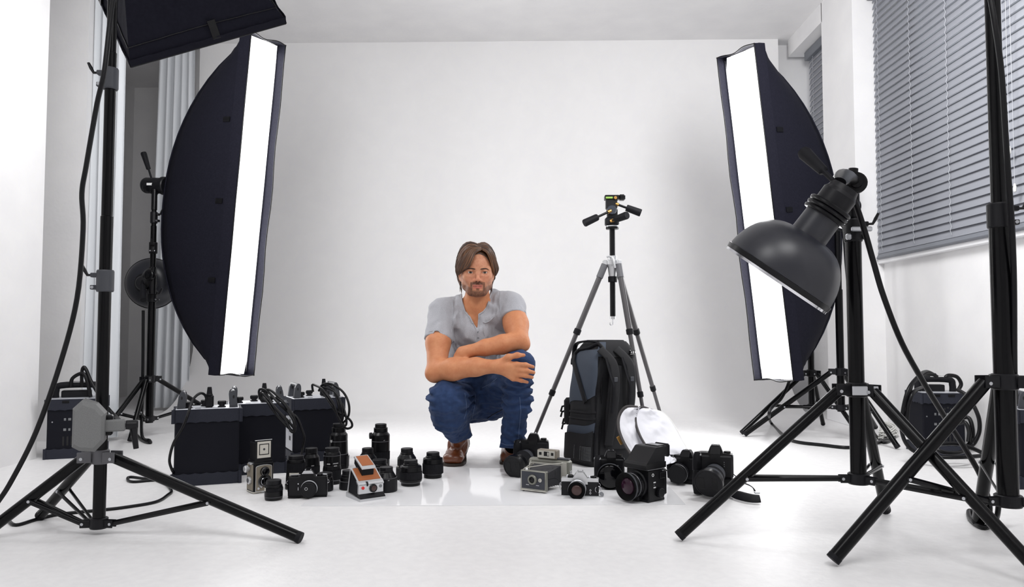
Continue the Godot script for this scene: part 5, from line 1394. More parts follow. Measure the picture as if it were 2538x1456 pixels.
func backpack() -> void:
	var blk := tri_mat("bag_black", rgb(14, 14, 19), 0.8, 12.0, noise_tex(0.06, Color(0.7, 0.7, 0.75), Color(1, 1, 1), 51), noise_tex(0.35, Color.BLACK, Color.WHITE, 52, 512, 2, true, 3.0), 0.35)
	var gry := tri_mat("bag_grey", rgb(64, 73, 86), 0.75, 12.0, noise_tex(0.06, Color(0.85, 0.85, 0.88), Color(1, 1, 1), 53), M.bag_black.normal_texture, 0.35)
	var p := fl(1487, 1146)
	var o := thing("backpack", "black and slate grey camera backpack standing upright before the tripod", "backpack", p, -58.0)
	# local +x is the wide harness side turned to the right, +z the narrow side panel turned to the left
	var rows := []
	for i in 41:
		var row := []
		for j in 64: row.append(bag_pt(TAU * j / 64.0, i / 40.0))
		rows.append(row)
	var g := G().grid(rows, true, Vector3.ZERO, V(0, 0.28, 0))
	var topc := []; var botc := []
	for j in 64:
		topc.append(rows[40][j]); botc.append(rows[0][j])
	g.face(topc, Vector3.UP); g.face(botc, Vector3.DOWN)
	part(o, "body", g, blk)
	part(o, "side_panel", bag_patch(PI * 0.22, PI * 0.77, func(t): return 0.56 - 0.1 * t, func(t): return 0.93 - 0.02 * t, 0.003), gry, "slate grey upper side panel")
	part(o, "top_panel", bag_patch(PI * 0.06, PI * 0.26, func(t): return 0.87, func(t): return 0.985, 0.003), gry)
	part(o, "lid", bag_patch(-PI * 0.25, PI * 0.06, func(t): return 0.86, func(t): return 0.99, 0.004), M.bag_black)
	part(o, "lower_panel", bag_patch(PI * 0.22, PI * 0.77, func(t): return 0.265 - 0.06 * t, func(t): return 0.345 - 0.07 * t, 0.003), gry)
	part(o, "mesh_pocket", bag_patch(PI * 0.24, PI * 0.75, func(t): return 0.03, func(t): return 0.28 - 0.06 * t, 0.01), blk)
	for k in 2: part(o, "web_band", bag_patch(PI * 0.22, PI * 0.77, func(t): return 0.37 + 0.05 * k - 0.02 * t, func(t): return 0.385 + 0.05 * k - 0.02 * t, 0.0035, 20, 2), blk)
	# diagonal compression strap over the grey panel
	var dg := []
	for k in 15:
		var t := k / 14.0
		var v := lerpf(0.88, 0.5, t)
		dg.append(V(lerpf(-0.088, 0.052, t) * (0.86 if v > 0.84 else 1.0), v * 0.575 + 0.004, bag_pt(PI / 2, v).z + 0.006))
	part(o, "side_strap", G().tube(dg, 0.016, 8, true, 0.22, V(0, 0, 1)), M.black_rubber)
	var arc := []
	for k in 13: arc.append(bag_pt(lerpf(PI * 0.76, PI * 0.1, k / 12.0), 0.74 + 0.23 * sin(PI * 0.62 * k / 12.0 + 0.25), 0.006))
	part(o, "top_piping", G().tube(arc, 0.009, 8), M.black_rubber)
	# carry handle and logo tape
	part(o, "grab_handle", G().tube(curve([bag_pt(PI * 0.77, 0.84, 0.004), bag_pt(PI * 0.74, 0.96, 0.022), bag_pt(PI * 0.5, 0.99, 0.03), bag_pt(PI * 0.34, 0.985, 0.008)], 6), 0.013, 10, true, 0.4), M.black_rubber)
	# front organiser pocket on the left edge, with zip pulls
	var fpk := part(o, "front_pocket", G().box(V(-0.126, 0.235, 0.03), V(0.04, 0.13, 0.17), 0.014), blk)
	for k in [[0.26, 0.1], [0.235, 0.1], [0.2, 0.09], [0.175, 0.095]]: part(fpk, "zip_pull", G().tube([V(-0.14, k[0], 0.1), V(-0.152, k[0] - 0.005, k[1] + 0.012), V(-0.158, k[0] - 0.03, k[1] + 0.016)], 0.005, 6), M.black_satin)
	# shoulder straps and harness pads on the right hand face
	for s in [-0.045, 0.05]:
		var st := part(o, "shoulder_strap", G().tube(curve([bag_pt(0.1, 0.93, 0.01) + V(0, 0, s), V(0.145, 0.47, s - 0.02), V(0.17, 0.36, s - 0.01), V(0.16, 0.22, s), V(0.13, 0.1, s)], 7), 0.022, 12, true, 0.3, V(1, 0.2, 0)), blk)
		part(st, "strap_web", G().tube(curve([V(0.13, 0.5, s + 0.01), V(0.162, 0.42, s + 0.008), V(0.181, 0.36, s + 0.004), V(0.173, 0.25, s + 0.01)], 6), 0.008, 8, true, 0.2, V(1, 0.2, 0)), M.black_rubber)
		part(st, "buckle", G().box(V(0.173, 0.4, s - 0.012), V(0.006, 0.022, 0.02), 0.002), M.dark_grey)
	part(o, "back_pad", G().tube([V(0.115, 0.08, 0.0), V(0.125, 0.25, -0.01), V(0.118, 0.46, -0.03)], [0.06, 0.07, 0.055], 14, true, 0.3, V(1, 0, 0)), blk)
	part(o, "logo_tape", G().box(bag_pt(-0.3, 0.9, 0.012), V(0.01, 0.022, 0.05), 0.003, Basis(Vector3.UP, 0.4)), M.black_gloss)
	for k in 4: part(o, "logo_letter", G().box(bag_pt(-0.3, 0.9, 0.02) + V(0.002, 0, -0.018 + 0.012 * k), V(0.002, 0.01 - 0.003 * (k % 2), 0.006), 0.0, Basis(Vector3.UP, 0.4)), M.white_print)
	# dots of the mesh showing light cloth
	var dots := G()
	for i in 12:
		for j in 12:
			var q := bag_pt(lerpf(PI * 0.28, PI * 0.5, j / 11.0), lerpf(0.05, 0.15, i / 11.0), 0.0125)
			dots.box(q, V(0.0022, 0.0022, 0.0022))
	var dn := part(o, "mesh_weave", dots, M.mid_grey)
	dn.set_meta("kind", "stuff")
	part(o, "side_seam", G().tube([bag_pt(PI * 0.2, 0.04, 0.004), bag_pt(PI * 0.2, 0.3, 0.004), bag_pt(PI * 0.2, 0.6, 0.004), bag_pt(PI * 0.2, 0.86, 0.004)], 0.0035, 6), M.black_rubber)
	part(o, "main_zip", G().tube([bag_pt(PI * 0.1, 0.06, 0.003), bag_pt(PI * 0.1, 0.3, 0.003), bag_pt(PI * 0.1, 0.6, 0.003), bag_pt(PI * 0.09, 0.87, 0.003)], 0.004, 6), M.black_satin)

func diffuser() -> void:
	var wh := mat("diffuser_cloth", rgb(226, 226, 232), 0.8, 0.0, {"backlight_enabled": true, "backlight": Color(0.1, 0.1, 0.11)})
	var rimm := mat("diffuser_rim", rgb(52, 48, 48), 0.6)
	var o := thing("folding_diffuser", "collapsible white diffuser discs with dark rims leaning on the backpack", "diffuser", fl(1640, 1180))
	# each disc: rim curve on the left, free edge of the slack cloth on the right, depth of both
	var no := FastNoiseLite.new(); no.seed = 3; no.frequency = 3.0
	for d in [
		[[[1580, 1012, 3.3], [1552, 1011, 3.28], [1536, 1030, 3.26], [1533, 1060, 3.22], [1545, 1095, 3.18], [1566, 1130, 3.13], [1590, 1160, 3.09], [1600, 1176, 3.06]],
			[[1584, 1014, 3.36], [1590, 1024, 3.36], [1594, 1040, 3.35], [1598, 1070, 3.33], [1604, 1100, 3.3], [1612, 1130, 3.27], [1616, 1155, 3.22], [1614, 1174, 3.12]]],
		[[[1606, 1016, 3.36], [1588, 1012, 3.34], [1577, 1024, 3.31], [1576, 1050, 3.27], [1586, 1080, 3.22], [1602, 1108, 3.17], [1622, 1140, 3.12], [1638, 1156, 3.09]],
			[[1612, 1016, 3.42], [1640, 1022, 3.45], [1660, 1040, 3.44], [1676, 1064, 3.42], [1690, 1090, 3.38], [1702, 1112, 3.33], [1700, 1124, 3.3], [1682, 1142, 3.22]]]]:
		var A := curve(cpts(d[0], 0.0), 6)
		var B := curve(cpts(d[1], 0.0), 6)
		var rows := []
		for i in A.size():
			var r := []
			for j in 25:
				var u := j / 24.0
				var p: Vector3 = A[i].lerp(B[i], u)
				p += V(0, 0.1, 0.6) * (0.05 * sin(PI * u))
				var cr := absf(no.get_noise_2d(i * 0.014 + u * 0.22, u * 0.3 - i * 0.01)) * 0.075 * sin(PI * minf(1.0, u * 1.1))
				p += V(0.1, 0.15, 0.6) * cr
				p.y = maxf(p.y, 0.006)
				r.append(p)
			rows.append(r)
		var cl := wpart(o, "cloth", G().sheet(rows, 0.0012, V(0, 0.3, 1)), wh)
		wpart(cl, "rim", G().tube(A, 0.0095, 8, true, 0.55, V(0, 0, 1)), rimm)
		wpart(cl, "wire_edge", G().tube(B, 0.003, 6), M.white_cable)
	wpart(o, "yellow_tab", G().box(at(1537, 1092, 3.2), V(0.016, 0.036, 0.006), 0.001, Basis(Vector3.BACK, 0.5)), M.brass)
# smooth union of tapered capsules and ellipsoids, meshed as surface nets
class Flesh:
	var A := PackedVector3Array()
	var BA := PackedVector3Array()
	var inv := PackedFloat32Array()
	var RA := PackedFloat32Array()
	var RD := PackedFloat32Array()
	var K := PackedFloat32Array()
	var kind := PackedInt32Array()
	var sub := PackedInt32Array()
	var E := PackedVector3Array()
	var R := []
	var post: Callable
	func cap(a: Vector3, b: Vector3, ra: float, rb: float, k := 0.02, s := 0) -> void:
		A.append(a); BA.append(b - a); inv.append(1.0 / maxf((b - a).length_squared(), 1e-9)); RA.append(ra); RD.append(rb - ra)
		K.append(k); kind.append(0); sub.append(s); E.append(Vector3.ONE); R.append(Basis())
	func chain(p: Array, r: Array, k := 0.02, s := 0) -> void:
		for i in p.size() - 1: cap(p[i], p[i + 1], r[i], r[i + 1], k, s)
	func ell(c: Vector3, e: Vector3, b := Basis(), k := 0.02, s := 0) -> void:
		A.append(c); BA.append(Vector3.ZERO); inv.append(0.0); RA.append(minf(e.x, minf(e.y, e.z))); RD.append(0.0)
		K.append(k); kind.append(1); sub.append(s); E.append(e); R.append(b.inverse())
	func one(i: int, q: Vector3) -> float:
		if kind[i] == 0:
			var pa := q - A[i]
			var h := clampf(pa.dot(BA[i]) * inv[i], 0.0, 1.0)
			return (pa - BA[i] * h).length() - (RA[i] + RD[i] * h)
		var p: Vector3 = R[i] * (q - A[i])
		var a := p / E[i]
		var k0 := a.length()
		var k1 := (a / E[i]).length()
		return k0 * (k0 - 1.0) / k1 if k1 > 1e-6 else -RA[i]
	func eval(q: Vector3, list: PackedInt32Array) -> float:
		var res := 1e3
		for i in list:
			var d := one(i, q)
			var k := K[i]
			if sub[i] == 0:
				var h := maxf(k - absf(d - res), 0.0) / k
				res = minf(res, d) - h * h * k * 0.25
			else:
				var h := maxf(k - absf(-d - res), 0.0) / k
				res = maxf(res, -d) + h * h * k * 0.25
		if post.is_valid(): res = post.call(q, res)
		return res
	func all() -> PackedInt32Array:
		var l := PackedInt32Array()
		for i in A.size(): l.append(i)
		return l
	func near(q: Vector3, rad: float, list: PackedInt32Array) -> PackedInt32Array:
		var best := 1e3
		var ds := PackedFloat32Array()
		for i in list:
			var d := one(i, q)
			ds.append(d)
			if sub[i] == 0: best = minf(best, d)
		var o := PackedInt32Array()
		for j in list.size():
			if ds[j] < maxf(best, 0.0) + 2.2 * rad + K[list[j]] * 2.0: o.append(list[j])
		return o
	func march(o: Vector3, d: Vector3, t0: float, t1: float) -> Vector3:
		var l := all()
		var t := t0
		while t < t1:
			var s := eval(o + d * t, l)
			if s < 0.0006: break
			t += maxf(s * 0.7, 0.0006)
		return o + d * t
	func mesh(lo: Vector3, hi: Vector3, cell: float, g: Geo, colf = null) -> void:
		var B := 4
		var nb := Vector3i(((hi - lo) / (cell * B)).ceil())
		var n := nb * B
		var sx := n.x + 1; var sxy := (n.x + 1) * (n.y + 1)
		var val := PackedFloat32Array(); val.resize(sxy * (n.z + 1)); val.fill(9.0)
		var vid := PackedInt32Array(); vid.resize(n.x * n.y * n.z); vid.fill(-1)
		var full := all()
		var brad := cell * B * 0.87
		var blocks := []
		var S := 4
		for bz in range(0, nb.z, S):
			for by in range(0, nb.y, S):
				for bx in range(0, nb.x, S):
					var c := lo + Vector3(bx + S * 0.5, by + S * 0.5, bz + S * 0.5) * (cell * B)
					var rad := brad * S
					var l1 := near(c, rad, full)
					var dmin := 1e3
					for i in l1:
						if sub[i] == 0: dmin = minf(dmin, one(i, c))
					if dmin > rad + 0.05: continue
					for z in range(bz, mini(bz + S, nb.z)):
						for y in range(by, mini(by + S, nb.y)):
							for x in range(bx, mini(bx + S, nb.x)):
								var cc := lo + Vector3(x + 0.5, y + 0.5, z + 0.5) * (cell * B)
								if absf(eval(cc, l1)) > brad * 1.5 + 0.008: continue
								blocks.append(Vector3i(x, y, z))
								var l2 := near(cc, brad, l1)
								for k in B + 1:
									for j in B + 1:
										var at0 := x * B + (y * B + j) * sx + (z * B + k) * sxy
										for i in B + 1:
											if val[at0 + i] == 9.0:
												val[at0 + i] = eval(lo + Vector3(x * B + i, y * B + j, z * B + k) * cell, l2)
		var pos := PackedVector3Array()
		var off := [0, 1, sx, sx + 1, sxy, sxy + 1, sxy + sx, sxy + sx + 1]
		var co := [Vector3(0, 0, 0), Vector3(1, 0, 0), Vector3(0, 1, 0), Vector3(1, 1, 0), Vector3(0, 0, 1), Vector3(1, 0, 1), Vector3(0, 1, 1), Vector3(1, 1, 1)]
		var edges := [[0, 1], [2, 3], [4, 5], [6, 7], [0, 2], [1, 3], [4, 6], [5, 7], [0, 4], [1, 5], [2, 6], [3, 7]]
		var cells := []
		for b in blocks:
			for k in B:
				for j in B:
					for i in B:
						var x: int = b.x * B + i; var y: int = b.y * B + j; var z: int = b.z * B + k
						var p := x + y * sx + z * sxy
						var neg := 0
						for m in 8:
							if val[p + off[m]] < 0.0: neg += 1
						if neg == 0 or neg == 8: continue
						var s := Vector3.ZERO; var cnt := 0
						for e in edges:
							var a := val[p + off[e[0]]]; var d := val[p + off[e[1]]]
							if (a < 0.0) != (d < 0.0):
								s += co[e[0]].lerp(co[e[1]], a / (a - d)); cnt += 1
						vid[x + y * n.x + z * n.x * n.y] = pos.size()
						pos.append(lo + (Vector3(x, y, z) + s / cnt) * cell)
						cells.append(Vector3i(x, y, z))
		var nor := PackedVector3Array(); nor.resize(pos.size())
		var quads := PackedInt32Array()
		var st := [1, n.x, n.x * n.y]
		var so := [1, sx, sxy]
		for c in cells:
			var p: int = c.x + c.y * sx + c.z * sxy
			var w: int = c.x + c.y * n.x + c.z * n.x * n.y
			var s0 := val[p] < 0.0
			for a in 3:
				var u: int = (a + 1) % 3; var v2: int = (a + 2) % 3
				if c[u] == 0 or c[v2] == 0: continue
				if s0 == (val[p + so[a]] < 0.0): continue
				var q0 := vid[w]; var q1 := vid[w - st[u]]; var q2 := vid[w - st[u] - st[v2]]; var q3 := vid[w - st[v2]]
				if q0 < 0 or q1 < 0 or q2 < 0 or q3 < 0: continue
				var nn := (pos[q2] - pos[q0]).cross(pos[q3] - pos[q1])
				if not s0: nn = -nn
				nor[q0] += nn; nor[q1] += nn; nor[q2] += nn; nor[q3] += nn
				quads.append(q0); quads.append(q1); quads.append(q2); quads.append(q3)
		var base := g.v.size()
		for i in pos.size():
			var nn := nor[i].normalized()
			if colf != null: g.col = colf.call(pos[i], nn)
			g.vert(pos[i], nn)
		for i in range(0, quads.size(), 4):
			g.tri(base + quads[i], base + quads[i + 1], base + quads[i + 2])
			g.tri(base + quads[i], base + quads[i + 2], base + quads[i + 3])

func proj(q: Vector3) -> Vector2:
	var l := cam_basis.inverse() * (q - EYE)
	return Vector2(1269.0 - l.x / l.z * F, 728.0 + l.y / l.z * F)
func lin(r: int, g: int, b: int) -> Color: return Color8(r, g, b).srgb_to_linear()

func person() -> void:
	var o := thing("person", "crouching person in grey henley shirt, blue jeans and brown lace-up shoes", "person", fl(1190, 1150))
	var no := FastNoiseLite.new(); no.seed = 11; no.frequency = 1.0; no.fractal_octaves = 3
	var skin_m := mat("skin", Color.WHITE, 0.5, 0.0, {"vertex_color_use_as_albedo": true, "metallic_specular": 0.4, "subsurf_scatter_enabled": true, "subsurf_scatter_strength": 0.03})
	# ---- arms, hands, neck and chest
	var SR := at(1098, 775, 3.5); var ER := at(1083, 921, 3.35)
	var SL := at(1266, 760, 3.5); var EL := at(1287, 846, 3.37)
	var b := Flesh.new()
	b.chain([SR, at(1086, 850, 3.42), ER], [0.053, 0.052, 0.043], 0.025)
	b.chain([ER, at(1122, 916, 3.32), at(1180, 910, 3.29), at(1230, 909, 3.27)], [0.043, 0.0475, 0.038, 0.0275], 0.02)
	b.cap(at(1072, 928, 3.345), at(1074, 930, 3.345), 0.03, 0.03, 0.02)
	var zk := 3.245
	var wr := at(1233, 909, 3.268)
	var kn := [at(1280, 904, zk), at(1284, 917, zk), at(1280, 929, zk + 0.003), at(1272, 939, zk + 0.008)]
	for k in 4: b.cap(wr.lerp(kn[k], 0.12), kn[k], 0.02, 0.0118, 0.014)
	b.cap(wr, at(1266, 912, 3.255), 0.026, 0.017, 0.016)
	b.chain([kn[0], at(1303, 905, 3.238), at(1321, 910, 3.262)], [0.0112, 0.0098, 0.0074], 0.006)
	b.chain([kn[1], at(1307, 920, 3.238), at(1323, 924, 3.264)], [0.0114, 0.0098, 0.0076], 0.006)
	b.chain([kn[2], at(1303, 932, 3.242), at(1319, 936, 3.268)], [0.011, 0.0095, 0.0074], 0.006)
	b.chain([kn[3], at(1292, 944, 3.252), at(1307, 948, 3.272)], [0.0098, 0.0084, 0.0066], 0.006)
	b.chain([at(1240, 902, 3.265), at(1260, 886, 3.25), at(1282, 881, 3.247), at(1298, 881, 3.262)], [0.019, 0.0125, 0.0105, 0.008], 0.012)
	b.chain([SL, at(1279, 805, 3.44), EL], [0.055, 0.053, 0.042], 0.025)
	b.chain([EL, at(1246, 854, 3.35), at(1203, 862, 3.34), at(1163, 871, 3.335)], [0.043, 0.043, 0.036, 0.0245], 0.01)
	b.cap(at(1298, 856, 3.365), at(1299, 857, 3.365), 0.024, 0.024, 0.02)
	b.chain([at(1163, 871, 3.335), at(1147, 876, 3.34), at(1138, 884, 3.35)], [0.0255, 0.027, 0.022], 0.015)
	var j := 0
	for e in [[1128, 898], [1134, 902], [1141, 904], [1149, 903]]:
		b.chain([at(1134 + j * 5, 882 + j, 3.345), at(lerpf(1130 + j * 5, e[0], 0.5), 892, 3.352), at(e[0], e[1], 3.365)], [0.0125, 0.0105, 0.009], 0.008)
		j += 1
	b.chain([at(1150, 880, 3.325), at(1154, 890, 3.322), at(1152, 898, 3.33)], [0.014, 0.011, 0.009], 0.008)
	# neck and chest
	b.chain([at(1183, 725, 3.485), at(1181, 760, 3.51), at(1180, 795, 3.54)], [0.054, 0.0565, 0.07], 0.03)
	b.cap(at(1150, 764, 3.53), at(1108, 782, 3.52), 0.035, 0.045, 0.04)
	b.cap(at(1214, 758, 3.53), at(1256, 768, 3.52), 0.035, 0.045, 0.04)
	b.ell(at(1181, 822, 3.545), V(0.112, 0.085, 0.074), Basis(), 0.04)
	b.cap(at(1168, 790, 3.478), at(1130, 782, 3.5), 0.012, 0.01, 0.02)
	b.cap(at(1192, 786, 3.478), at(1235, 776, 3.5), 0.012, 0.01, 0.02)
	var sk := G(); sk.paint = true
	var arm_col := func(p: Vector3, _n: Vector3) -> Color:
		var t := no.get_noise_3dv(p * 22.0) * 0.5 + no.get_noise_3dv(p * 90.0) * 0.25
		return lin(206, 142, 102).lerp(lin(188, 117, 80), clampf(0.4 + t, 0.0, 1.0))
	b.mesh(at(1181, 900, 3.4) - V(0.26, 0.13, 0.19), at(1181, 900, 3.4) + V(0.29, 0.38, 0.2), 0.0037, sk, arm_col)
	# nails
	# ---- head
	var E0 := at(1184, 675, 3.38)
	var zd := (EYE - E0).normalized()
	zd = zd.rotated(Vector3.UP, 0.06)
	var xd := Vector3.UP.cross(zd).normalized()
	var T := Transform3D(Basis(xd, zd.cross(xd), zd), E0)
	var h := Flesh.new()
	var H := func(x: float, y: float, z: float) -> Vector3: return V(x, y, z)
	h.ell(V(0, 0.028, -0.088), V(0.072, 0.088, 0.096), Basis(), 0.02)
	h.ell(V(0, -0.012, -0.055), V(0.0635, 0.078, 0.06), Basis(), 0.03)
	h.cap(V(0, -0.05, -0.09), V(0, -0.16, -0.115), 0.047, 0.05, 0.03)
	for s in [-1.0, 1.0]:
		h.chain([V(s * 0.054, -0.03, -0.075), V(s * 0.0465, -0.062, -0.06), V(s * 0.025, -0.0865, -0.03), V(s * 0.006, -0.09, -0.016)], [0.014, 0.015, 0.016, 0.0155], 0.022)
		h.cap(V(s * 0.05, 0.013, -0.02), V(s * 0.012, 0.0115, -0.004), 0.0085, 0.0085, 0.014)
		h.ell(V(s * 0.042, -0.02, -0.026), V(0.019, 0.016, 0.02), Basis(), 0.022)
		h.cap(V(s * 0.03, -0.045, -0.022), V(s * 0.024, -0.06, -0.018), 0.016, 0.014, 0.02)
		h.ell(V(s * 0.012, -0.0365, 0.0085), V(0.0075, 0.0065, 0.0085), Basis(), 0.006)
		h.ell(V(s * 0.0715, -0.014, -0.088), V(0.0085, 0.03, 0.018), Basis(Vector3.UP, -0.35 * s) * Basis(Vector3.RIGHT, -0.15), 0.006)
		h.ell(V(s * 0.032, -0.001, 0.006), V(0.017, 0.0105, 0.0165), Basis(), 0.012, 1)
		h.ell(V(s * 0.0318, -0.0012, -0.0125), V(0.0142, 0.0137, 0.0137), Basis(), 0.006)
		h.chain([V(s * 0.0195, 0.0022, -0.004), V(s * 0.027, 0.0052, 0.0005), V(s * 0.036, 0.0052, 0.0), V(s * 0.0455, 0.001, -0.008)], [0.0018, 0.0026, 0.0026, 0.0018], 0.004)
		h.ell(V(s * 0.0322, -0.0014, 0.0), V(0.0122, 0.005, 0.013), Basis(Vector3.BACK, 0.06 * s), 0.002, 1)
		h.ell(V(s * 0.075, -0.012, -0.078), V(0.004, 0.014, 0.008), Basis(), 0.006, 1)
	h.ell(V(0, -0.089, -0.016), V(0.019, 0.0155, 0.016), Basis(), 0.02)
	h.ell(V(0, -0.058, -0.018), V(0.03, 0.024, 0.022), Basis(), 0.02)
	h.chain([V(0, 0.012, -0.003), V(0, -0.008, 0.0085), V(0, -0.03, 0.024)], [0.0075, 0.0062, 0.0082], 0.009)
	h.ell(V(0, -0.0335, 0.0255), V(0.0095, 0.008, 0.0085), Basis(), 0.008)
	h.chain([V(-0.0225, -0.0612, -0.004), V(-0.008, -0.0572, 0.0055), V(0, -0.0582, 0.0062), V(0.008, -0.0572, 0.0055), V(0.0225, -0.0612, -0.004)], [0.0025, 0.0042, 0.004, 0.0042, 0.0025], 0.005)
	h.chain([V(-0.021, -0.063, -0.004), V(0, -0.0672, 0.006), V(0.021, -0.063, -0.004)], [0.0026, 0.0058, 0.0026], 0.005)
	for s in [-1.0, 1.0]: h.ell(V(s * 0.0064, -0.0422, 0.0165), V(0.0038, 0.0034, 0.0075), Basis(), 0.002, 1)
	h.cap(V(-0.021, -0.0622, 0.003), V(0.021, -0.0622, 0.003), 0.0009, 0.0009, 0.0022, 1)
	var face_col := func(p: Vector3, _n: Vector3) -> Color:
		var ax := absf(p.x)
		var t := no.get_noise_3dv(p * 60.0)
		var c := lin(201, 143, 112).lerp(lin(188, 124, 94), clampf(0.35 + t, 0.0, 1.0))
		if p.z > -0.02 and p.y > -0.05 and ax < 0.05: c = c.lerp(lin(206, 132, 108), 0.35 * clampf(1.0 - absf(p.y + 0.03) / 0.03, 0.0, 1.0))
		# beard: grain of short hairs on jaw, chin and upper lip
		var edge := lerpf(-0.068, -0.052, clampf((ax - 0.03) / 0.036, 0.0, 1.0))
		var m := 0.78 * smoothstep(0.008, -0.006, p.y - edge) * smoothstep(-0.125, -0.1, p.z)
		if ax < 0.036:
			var gt := smoothstep(0.036, 0.03, ax) * smoothstep(-0.042, -0.047, p.y) * (0.9 if ax > 0.022 else 0.0)
			m = maxf(m, gt)
		m = maxf(m, 0.3 * smoothstep(-0.03, -0.05, p.y) * smoothstep(0.03, 0.045, ax))
		if ax < 0.03: m = lerpf(0.85 * smoothstep(-0.0765, -0.088, p.y), m, smoothstep(0.018, 0.028, ax))
		if p.y > -0.0575 and p.y < -0.038 and ax < 0.03 and p.z < 0.016: m = maxf(m, 0.9 * smoothstep(-0.0395, -0.047, p.y) * smoothstep(0.031, 0.02, ax))
		m = maxf(m, 0.7 * smoothstep(0.011, 0.004, ax) * smoothstep(-0.0705, -0.0735, p.y))
		m *= smoothstep(-0.122, -0.104, p.y)
		m = clampf(m * (0.86 + 0.5 * no.get_noise_3dv(p * 420.0)), 0.0, 0.93)
		c = c.lerp(lin(58, 40, 33), m)
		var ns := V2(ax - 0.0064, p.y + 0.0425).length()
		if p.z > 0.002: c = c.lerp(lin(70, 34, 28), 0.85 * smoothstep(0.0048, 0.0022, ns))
		var lip := smoothstep(0.0225, 0.019, ax) * smoothstep(-0.0735, -0.0715, p.y) * smoothstep(-0.0548, -0.0568, p.y) * smoothstep(-0.012, -0.006, p.z)
		c = c.lerp(lin(186, 104, 92), lip * 0.85)
		if absf(p.y + 0.0622) < 0.0012 and ax < 0.021 and p.z > -0.006: c = c.lerp(lin(96, 48, 42), 0.7)
		return c
	var hg := G(); hg.paint = true
	h.mesh(V(-0.092, -0.165, -0.2), V(0.092, 0.125, 0.04), 0.0018, hg, face_col)
	sk.add(hg.move(T))
	# finger nails, set into the finger tips
	wpart(o, "body", sk, skin_m)
	# eyes
	for s in [-1.0, 1.0]:
		var eg := G(); eg.paint = true
		var ec := V(s * 0.0318, -0.0012, -0.0125)
		for ring_k in [[0.0, 0.27, lin(18, 14, 14)], [0.27, 0.52, lin(104, 88, 72)], [0.52, 0.57, lin(44, 36, 32)], [0.57, 1.7, lin(216, 206, 202)]]:
			eg.col = ring_k[2]
			var p := []
			for k in 7:
				var a: float = lerpf(ring_k[0], ring_k[1], k / 6.0)
				p.append(V2(0.0122 * sin(a), 0.0122 * cos(a)))
			eg.lathe(p, 28, along(ec, V(0, 0, 1)), true)
		wpart(o, "eye", eg.move(T), mat("eye_wet", Color.WHITE, 0.12, 0.0, {"vertex_color_use_as_albedo": true}))
	# ---- hair: a cap and many locks combed from the parting
	var hm := mat("hair", Color.WHITE, 0.38, 0.0, {"vertex_color_use_as_albedo": true})
	var hair := G(); hair.paint = true
	var hc := Flesh.new()
	hc.ell(V(0.0, 0.034, -0.092), V(0.081, 0.089, 0.1), Basis(), 0.02)
	hc.cap(V(0, -0.01, -0.15), V(0, -0.075, -0.135), 0.06, 0.045, 0.03)
	hc.ell(V(0.008, 0.01, 0.022), V(0.062, 0.073, 0.075), Basis(), 0.012, 1)
	for s in [-1.0, 1.0]: hc.ell(V(s * 0.085, -0.03, -0.05), V(0.04, 0.045, 0.06), Basis(), 0.012, 1)
	hc.mesh(V(-0.1, -0.14, -0.22), V(0.1, 0.14, 0.03), 0.004, hair, func(p, _n): return lin(52, 34, 24).lerp(lin(84, 56, 38), clampf(0.5 + no.get_noise_3d(p.x * 200.0, p.y * 30.0, p.z * 60.0), 0.0, 1.0)))
	var rng := RandomNumberGenerator.new(); rng.seed = 5
	var HE := V(0.088, 0.096, 0.108); var HC := V(0.0, 0.03, -0.09)
	var dirv := func(az: float, el: float) -> Vector3: return V(sin(deg_to_rad(az)) * sin(deg_to_rad(el)), cos(deg_to_rad(el)), cos(deg_to_rad(az)) * sin(deg_to_rad(el)))
	for side in [-1.0, 1.0]:
		for k in 200:
			var f := rng.randf_range(0.1, 1.0)                       # 0 at the forehead, 1 at the crown
			var st: Vector3 = dirv.call(9.0 + rng.randf_range(-2, 2), lerpf(50, -28, f)) if f < 0.64 else dirv.call(rng.randf_range(-20, 30) + 180.0 * (1.0 if f > 0.75 else 0.0), rng.randf_range(4, 30))
			var en: Vector3
			if side < 0: en = dirv.call(-lerpf(50, 172, pow(f, 0.85)) + rng.randf_range(-8, 8), lerpf(84, 118, minf(1.0, f * 1.5)) + rng.randf_range(-7, 6))
			else: en = dirv.call(lerpf(62, 172, pow(f, 0.8)) + rng.randf_range(-6, 8), lerpf(88, 120, minf(1.0, f * 1.4)) + rng.randf_range(-7, 6))
			var pts := []; var rr := []
			var lift := rng.randf_range(0.94, 1.035)
			var wob := rng.randf_range(-0.05, 0.05)
			var N := 11
			for i in N:
				var t := i / float(N - 1)
				var d := st.slerp(en, t)
				var sag := 1.0 + (0.11 if side < 0 else 0.05) * sin(PI * t) * (1.0 - 0.5 * f)
				var p := HC + d * HE * (lift * sag)
				p += V(0, 1, 0) * 0.012 * sin(PI * minf(1.0, t * 1.6)) * (1.0 if f < 0.5 else 0.4)
				p += V(cos(t * 5.0 + k), sin(t * 4.0 + k * 2.0), 0) * wob * 0.03
				if t > 0.8 and f > 0.3: p += V(side * 0.004, -0.02 * (t - 0.8) * 5.0, -0.002)
				pts.append(p)
				rr.append(rng.randf_range(0.0028, 0.0044) * (0.55 + 0.45 * sin(PI * minf(t * 1.5 + 0.12, 1.0))) if i < N - 1 else 0.0006)
			var shade := clampf(rng.randf() * 0.7 + (0.45 if (f < 0.3 and side < 0 and rng.randf() < 0.4) else 0.0), 0.0, 1.0)
			hair.col = lin(40, 25, 17).lerp(lin(112, 74, 48), shade)
			hair.tube(pts, rr, 6, true, 0.5, st)
